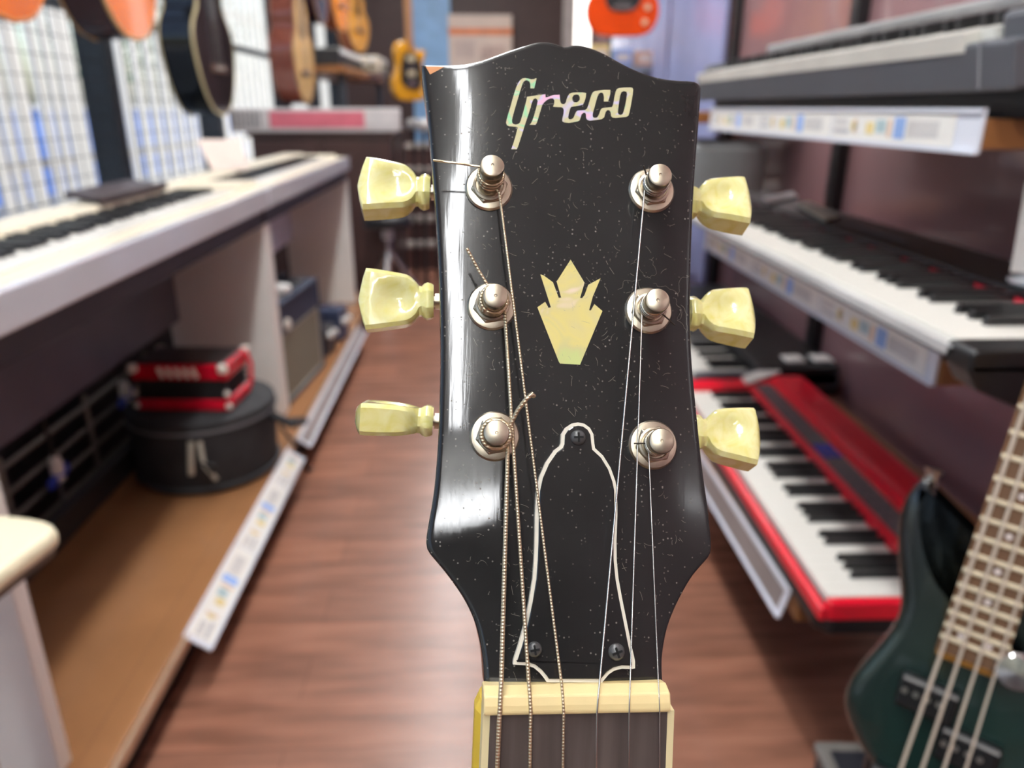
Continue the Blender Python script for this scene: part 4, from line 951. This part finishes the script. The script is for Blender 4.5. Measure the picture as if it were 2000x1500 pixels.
for k in (3, 5, 7, 9, 12, 15, 17, 19, 21):
    y0_, y1_ = -.628*(1-2**(-(k-1)/12))-.006, -.628*(1-2**(-k/12))+.006
    npart(MB().prism([(-.014, y0_), (.014, y0_), (.019, y1_), (-.019, y1_)], 0, .0002), 'fret_marker', pl2)
lpo = smooth_poly([(0, -.45), (.12, -.445), (.165, -.375), (.165, -.30), (.12, -.22), (.115, -.17), (.145, -.11), (.12, -.075), (.09, -.11), (.05, -.10), (.03, -.03), (-.04, -.03), (-.11, -.05), (-.135, -.11), (-.115, -.19), (-.125, -.25), (-.165, -.30), (-.165, -.375), (-.12, -.445)], 2)
npart(MB().prism([(p[0], p[1]-.36) for p in lpo], -.055, -.008, inset=.012, zi=.004), 'body', M('body_black', (16, 16, 17), .15, coat=.3), smooth=30)
for y_ in (-.46, -.56): npart(MB().box(-.035, .035, y_-.018, y_+.018, -.008, .004), 'pickup', chrome, bevel=.002)
npart(MB().box(-.042, .042, -.64, -.625, -.008, .009), 'bridge', chrome, bevel=.002)

# tuners
pearld = M('pearloid', (232, 222, 146), .12, var=.1, scale=110, sss=.15, coat=.3); n_, l_, b_ = nodes(pearld); n_['Noise Texture'].inputs['Distortion'].default_value = 2.0
e_ = n_['Color Ramp'].color_ramp.elements; e_[0].color = lin((226, 216, 128))+(1,); e_[1].color = lin((240, 236, 180))+(1,)
def button_mesh():
    # u along the shaft (0 at the collar, outward), v across the face, w through the thickness; lengths in metres
    st = [(0, .0043, .0036), (.0006, .0047, .0040), (.0016, .0049, .0042), (.0024, .0046, .0039), (.0031, .0039, .0034), (.0037, .0040, .0033), (.0046, .0050, .0034), (.0058, .0062, .0036), (.0070, .0068, .0038), (.0085, .0071, .0040), (.0105, .0074, .0041), (.0125, .0077, .0042), (.0145, .0080, .0042), (.0160, .0082, .0042), (.0172, .0083, .0041), (.0180, .0060, .0034), (.0187, .0032, .0026), (.0192, .0004, .0016)]
    nv, nw = 13, 5; rings = []
    for u, v, w in st:
        ring = []; c = .0011 if u > .004 else v*.55; c = min(c, v*.6, w*.6)
        xs = np.linspace(-(v-c), v-c, nv); ys = np.linspace(-(w-c), w-c, nw)
        for x in xs: ring.append((x, -w))
        for y__ in ys: ring.append((v, y__))
        for x in xs[::-1]: ring.append((x, w))
        for y__ in ys[::-1]: ring.append((-v, y__))
        r2 = []
        for x, y__ in ring:
            dd = ((u-.0098)/.0052)**2+(x/.0052)**2
            if dd < 1 and abs(abs(y__)-w) < 1e-9: y__ -= math.copysign(.0017*(1-dd)**1.2, y__)
            r2.append(Vector((u, x, y__)))
        rings.append(r2)
    mb = MB(); n = len(rings[0]); vs = [v for r in rings for v in r]
    fs = [(j*n+i, j*n+(i+1) % n, (j+1)*n+(i+1) % n, (j+1)*n+i) for j in range(len(rings)-1) for i in range(n)]
    fs += [tuple(range(n-1, -1, -1)), tuple(range((len(rings)-1)*n, len(rings)*n))]
    return mb.add(vs, fs)
TU = [  # side, bushing base px, post top px, button inner px, outer px, rotation about the shaft, name of place
    (-1, (955, 368), (962, 322), (840, 376), (699, 368), 8), (-1, (960, 599), (968, 577), (847, 589), (701, 587), -6), (-1, (966, 852), (970, 845), (846, 822), (694, 813), 78),
    (1, (1272, 373), (1290, 341), (1350, 395), (1463, 403), -14), (1, (1266, 607), (1285, 586), (1345, 612), (1470, 622), -16), (1, (1275, 869), (1293, 861), (1352, 845), (1480, 860), -14)]
BZ = -.019
dark = M('shadow_gap', (30, 26, 22), .7)
POST = []
for s, bpx, tpx, ipx, opx, rot in TU:
    b0 = h2(*bpx); z0 = float(face_z([b0])[0])
    t0 = bpy.data.objects.new('tuning_machine', None); COL.objects.link(t0); t0.parent = guitar; t0.location = (b0[0], b0[1], z0); t0.empty_display_size = .01
    MB().lathe([(.0062, -.0002), (.0062, .0003), (.0058, .0009), (.0050, .0011), (.0034, .0012), (.0033, .0)], 40, None, False).build('washer', nickel, t0, smooth=25)
    hx_ = [(.0049*math.cos(a+.2), .0049*math.sin(a+.2)) for a in [k*math.pi/3 for k in range(6)]]
    MB().prism(hx_, .0009, .0016, inset=.0004, zi=.0004).build('hex_nut', nickel, t0, bevel=.0002)
    MB().lathe([(.0043, .0019), (.0042, .0024), (.0037, .0026), (.0035, .0022), (.0034, .0008)], 32, None, False).build('bushing', nickel, t0, smooth=40)
    MB().lathe([(0, .0016), (.0034, .0016)], 24, None, False).build('bushing_hole', dark, t0)
    th = hp3(tpx[0], tpx[1], .0112); ax = Vector((th.x-b0[0], th.y-b0[1], .0112-z0)); hgt = ax.length
    tm = ax.normalized().to_track_quat('Z', 'Y').to_matrix().to_4x4()
    MB().lathe([(.0030, .0005), (.0030, hgt-.0052), (.0029, hgt-.0048), (.0025, hgt-.0044), (.0025, hgt-.0034), (.0029, hgt-.0028), (.00305, hgt-.0022), (.00305, hgt-.0006), (.0029, hgt-.0002), (.0025, hgt), (.0004, hgt+.0001), (.0002, hgt-.0001), (0, hgt-.0001)], 32, tm, False).build('post', nickel, t0, smooth=40)
    POST.append((b0, z0, ax, hgt, tm))
    pi_, po_ = hp3(ipx[0], ipx[1], BZ), hp3(opx[0], opx[1], BZ)
    d = (po_-pi_); ln = d.length; d.normalize()
    # the right-hand buttons' inner ends hide behind the headstock; keep true button length
    if s > 0: pi_ = po_-d*.0192; ln = .0192
    zz_ = Vector((0, 0, 1)); v_ = zz_.cross(d).normalized(); w_ = d.cross(v_)
    bm4 = Matrix((d, v_, w_)).transposed().to_4x4(); bm4.translation = pi_
    sc_ = ln/.0192
    bo = button_mesh().build('button', pearld, t0, smooth=38)
    bo.matrix_local = Matrix.Translation((-b0[0], -b0[1], -z0)) @ bm4 @ R(math.radians(rot), 'X') @ Matrix.Diagonal((sc_, 1.02, 1, 1))
    sh = MB().tube([pi_+d*.001-Vector((b0[0], b0[1], z0)), pi_-d*.016-Vector((b0[0], b0[1], z0))], .0014, 14); sh.build('shaft', nickel, t0, smooth=40)
    MB().tube([pi_-d*.0004-Vector((b0[0], b0[1], z0)), pi_-d*.0016-Vector((b0[0], b0[1], z0))], .0022, 14).build('shaft_collar', nickel, t0, smooth=40)
    hx2 = pi_-d*.012-Vector((b0[0], b0[1], z0))
    BOX('housing', min(hx2.x, 0)-.002, max(hx2.x, 0)+.004, hx2.y-.007, hx2.y+.005, -.024, -.0148, nickel, t0, bevel=.001)

# strings
wound = M('wound_string', (214, 196, 164), .32, .85, var=.1, scale=400); n_, l_, b_ = nodes(wound)
wv = n_.new('ShaderNodeTexWave'); wv.bands_direction = 'Y'; wv.inputs['Scale'].default_value = 420; wv.inputs['Distortion'].default_value = 0
bp = n_.new('ShaderNodeBump'); bp.inputs['Strength'].default_value = .5; bp.inputs['Distance'].default_value = .0002
l_.new(n_['Texture Coordinate'].outputs['Object'], wv.inputs['Vector']); l_.new(wv.outputs[1], bp.inputs['Height']); l_.new(bp.outputs[0], b_.inputs['Normal'])
plain = M('plain_string', (214, 210, 200), .22, 1, var=.05)
ST = [ # post index, side of post, nut top px, nut bottom px, bottom px, radius, leave px on post
    (2, (995, 872), (979, 1337), (976, 1390), (971.5, 1500), .00056, 1), (1, (989, 612), (1033, 1337), (1036.5, 1390), (1035, 1500), .00044, 1), (0, (981, 385), (1097, 1337), (1101, 1392), (1099.5, 1500), .00033, 1),
    (3, (1258, 372), (1170.7, 1337), (1166, 1390), (1164.5, 1500), .00024, -1), (4, (1258, 600), (1230.7, 1335), (1229, 1390), (1228, 1500), .00019, -1), (5, (1269, 880), (1286, 1334), (1288.5, 1390), (1288, 1500), .00015, -1)]
for pi2, lp_, ntp, nbp, bot, r, sd in ST:
    b0, z0, ax, hgt, tm = POST[pi2]
    zt = .0058
    o3 = Vector((b0[0], b0[1], z0)); path = []
    lv = hp3(lp_[0], lp_[1], zt-.0004)
    # windings round the post waist, ending where the string leaves it
    axn = ax.normalized(); e1 = (lv-o3); e1 = (e1-axn*e1.dot(axn)).normalized(); e2 = axn.cross(e1)
    nw_ = 60; rr = .0029+r
    for k in range(nw_+1):
        a = -sd*2*math.pi*2.6*(1-k/nw_); path.append(o3+axn*(hgt-.0035-(.0032)*(k/nw_) if hgt > .009 else hgt*.5)+(e1*math.cos(a)+e2*math.sin(a))*rr)
    q1 = hp3(ntp[0], ntp[1], NZ-.0005+r); q2 = hp3(nbp[0], nbp[1], NZ+r*.6+.0002)
    path += [hp3(lp_[0], lp_[1], zt-.0002)*.5+path[-1]*.5]
    nm3 = (hp3(lp_[0], lp_[1], zt)+q1)/2
    path += [q1*.3+path[-1]*.7, q1*.7+path[-1]*.3, q1, hp3((ntp[0]+nbp[0])/2, 1358, NZ+r), q2]
    d3 = Nk @ n2(bot[0], bot[1], .0016) ; path.append(d3)
    fx = (pi2, 0); end = Nk @ Vector(((ntp[0]-1127)/1127*.16, -.628, .010)); dd = (d3-q2).normalized()
    path.append(d3+(end-d3)*.5); path.append(end)
    MB().tube(path, r, 10).build('string', wound if r > .0003 else plain, guitar, smooth=60)
# loose string ends
def wire(pts, r, m): MB().tube([hp3(x, y_, z) for x, y_, z in pts], r, 8).build('string_end', m, guitar, smooth=60)
wire([(940, 326, .008), (900, 320, .0078), (846, 313, .0075)], .00028, wound)
wire([(952, 556, .008), (935, 528, .0085), (912, 485, .0095)], .00038, wound)
wire([(997, 830, .008), (1012, 800, .0095), (1028, 779, .011), (1040, 769, .0112), (1043, 774, .0104)], .00056, wound)
wire([(1266, 350, .006), (1262, 340, .007), (1257, 324, .008)], .0002, M('dark_wire', (70, 62, 54), .4, .6))
wire([(1292, 612, .006), (1306, 624, .0055), (1318, 635, .005)], .0002, MATS['dark_wire'])
wire([(1270, 866, .006), (1255, 866, .006), (1238, 866, .006)], .0002, MATS['dark_wire'])

# floor stand of the front guitar
fb = Hm @ (Nk @ Vector((0, -.81, -.03)))
t = thing('guitar_stand', 'black folding floor stand under the front guitar', 'guitar stand', (fb.x, fb.y, 0))
MB().tube([(0, .10, .01), (0, .10, .3), (0, .13, .42)], .01).build('column', black, t, smooth=50)
for s in (-1, 1):
    MB().tube([(0, .1, .12), (s*.2, -.12, .011)], .01).build('leg', black, t, smooth=50)
    MB().tube([(0, .1, max(.04, fb.z-.03)), (s*.07, .03, max(.02, fb.z-.035)), (s*.08, -.05, max(.03, fb.z-.02))], .008).build('cradle_arm', black, t, smooth=50)
bpy.context.view_layer.update()
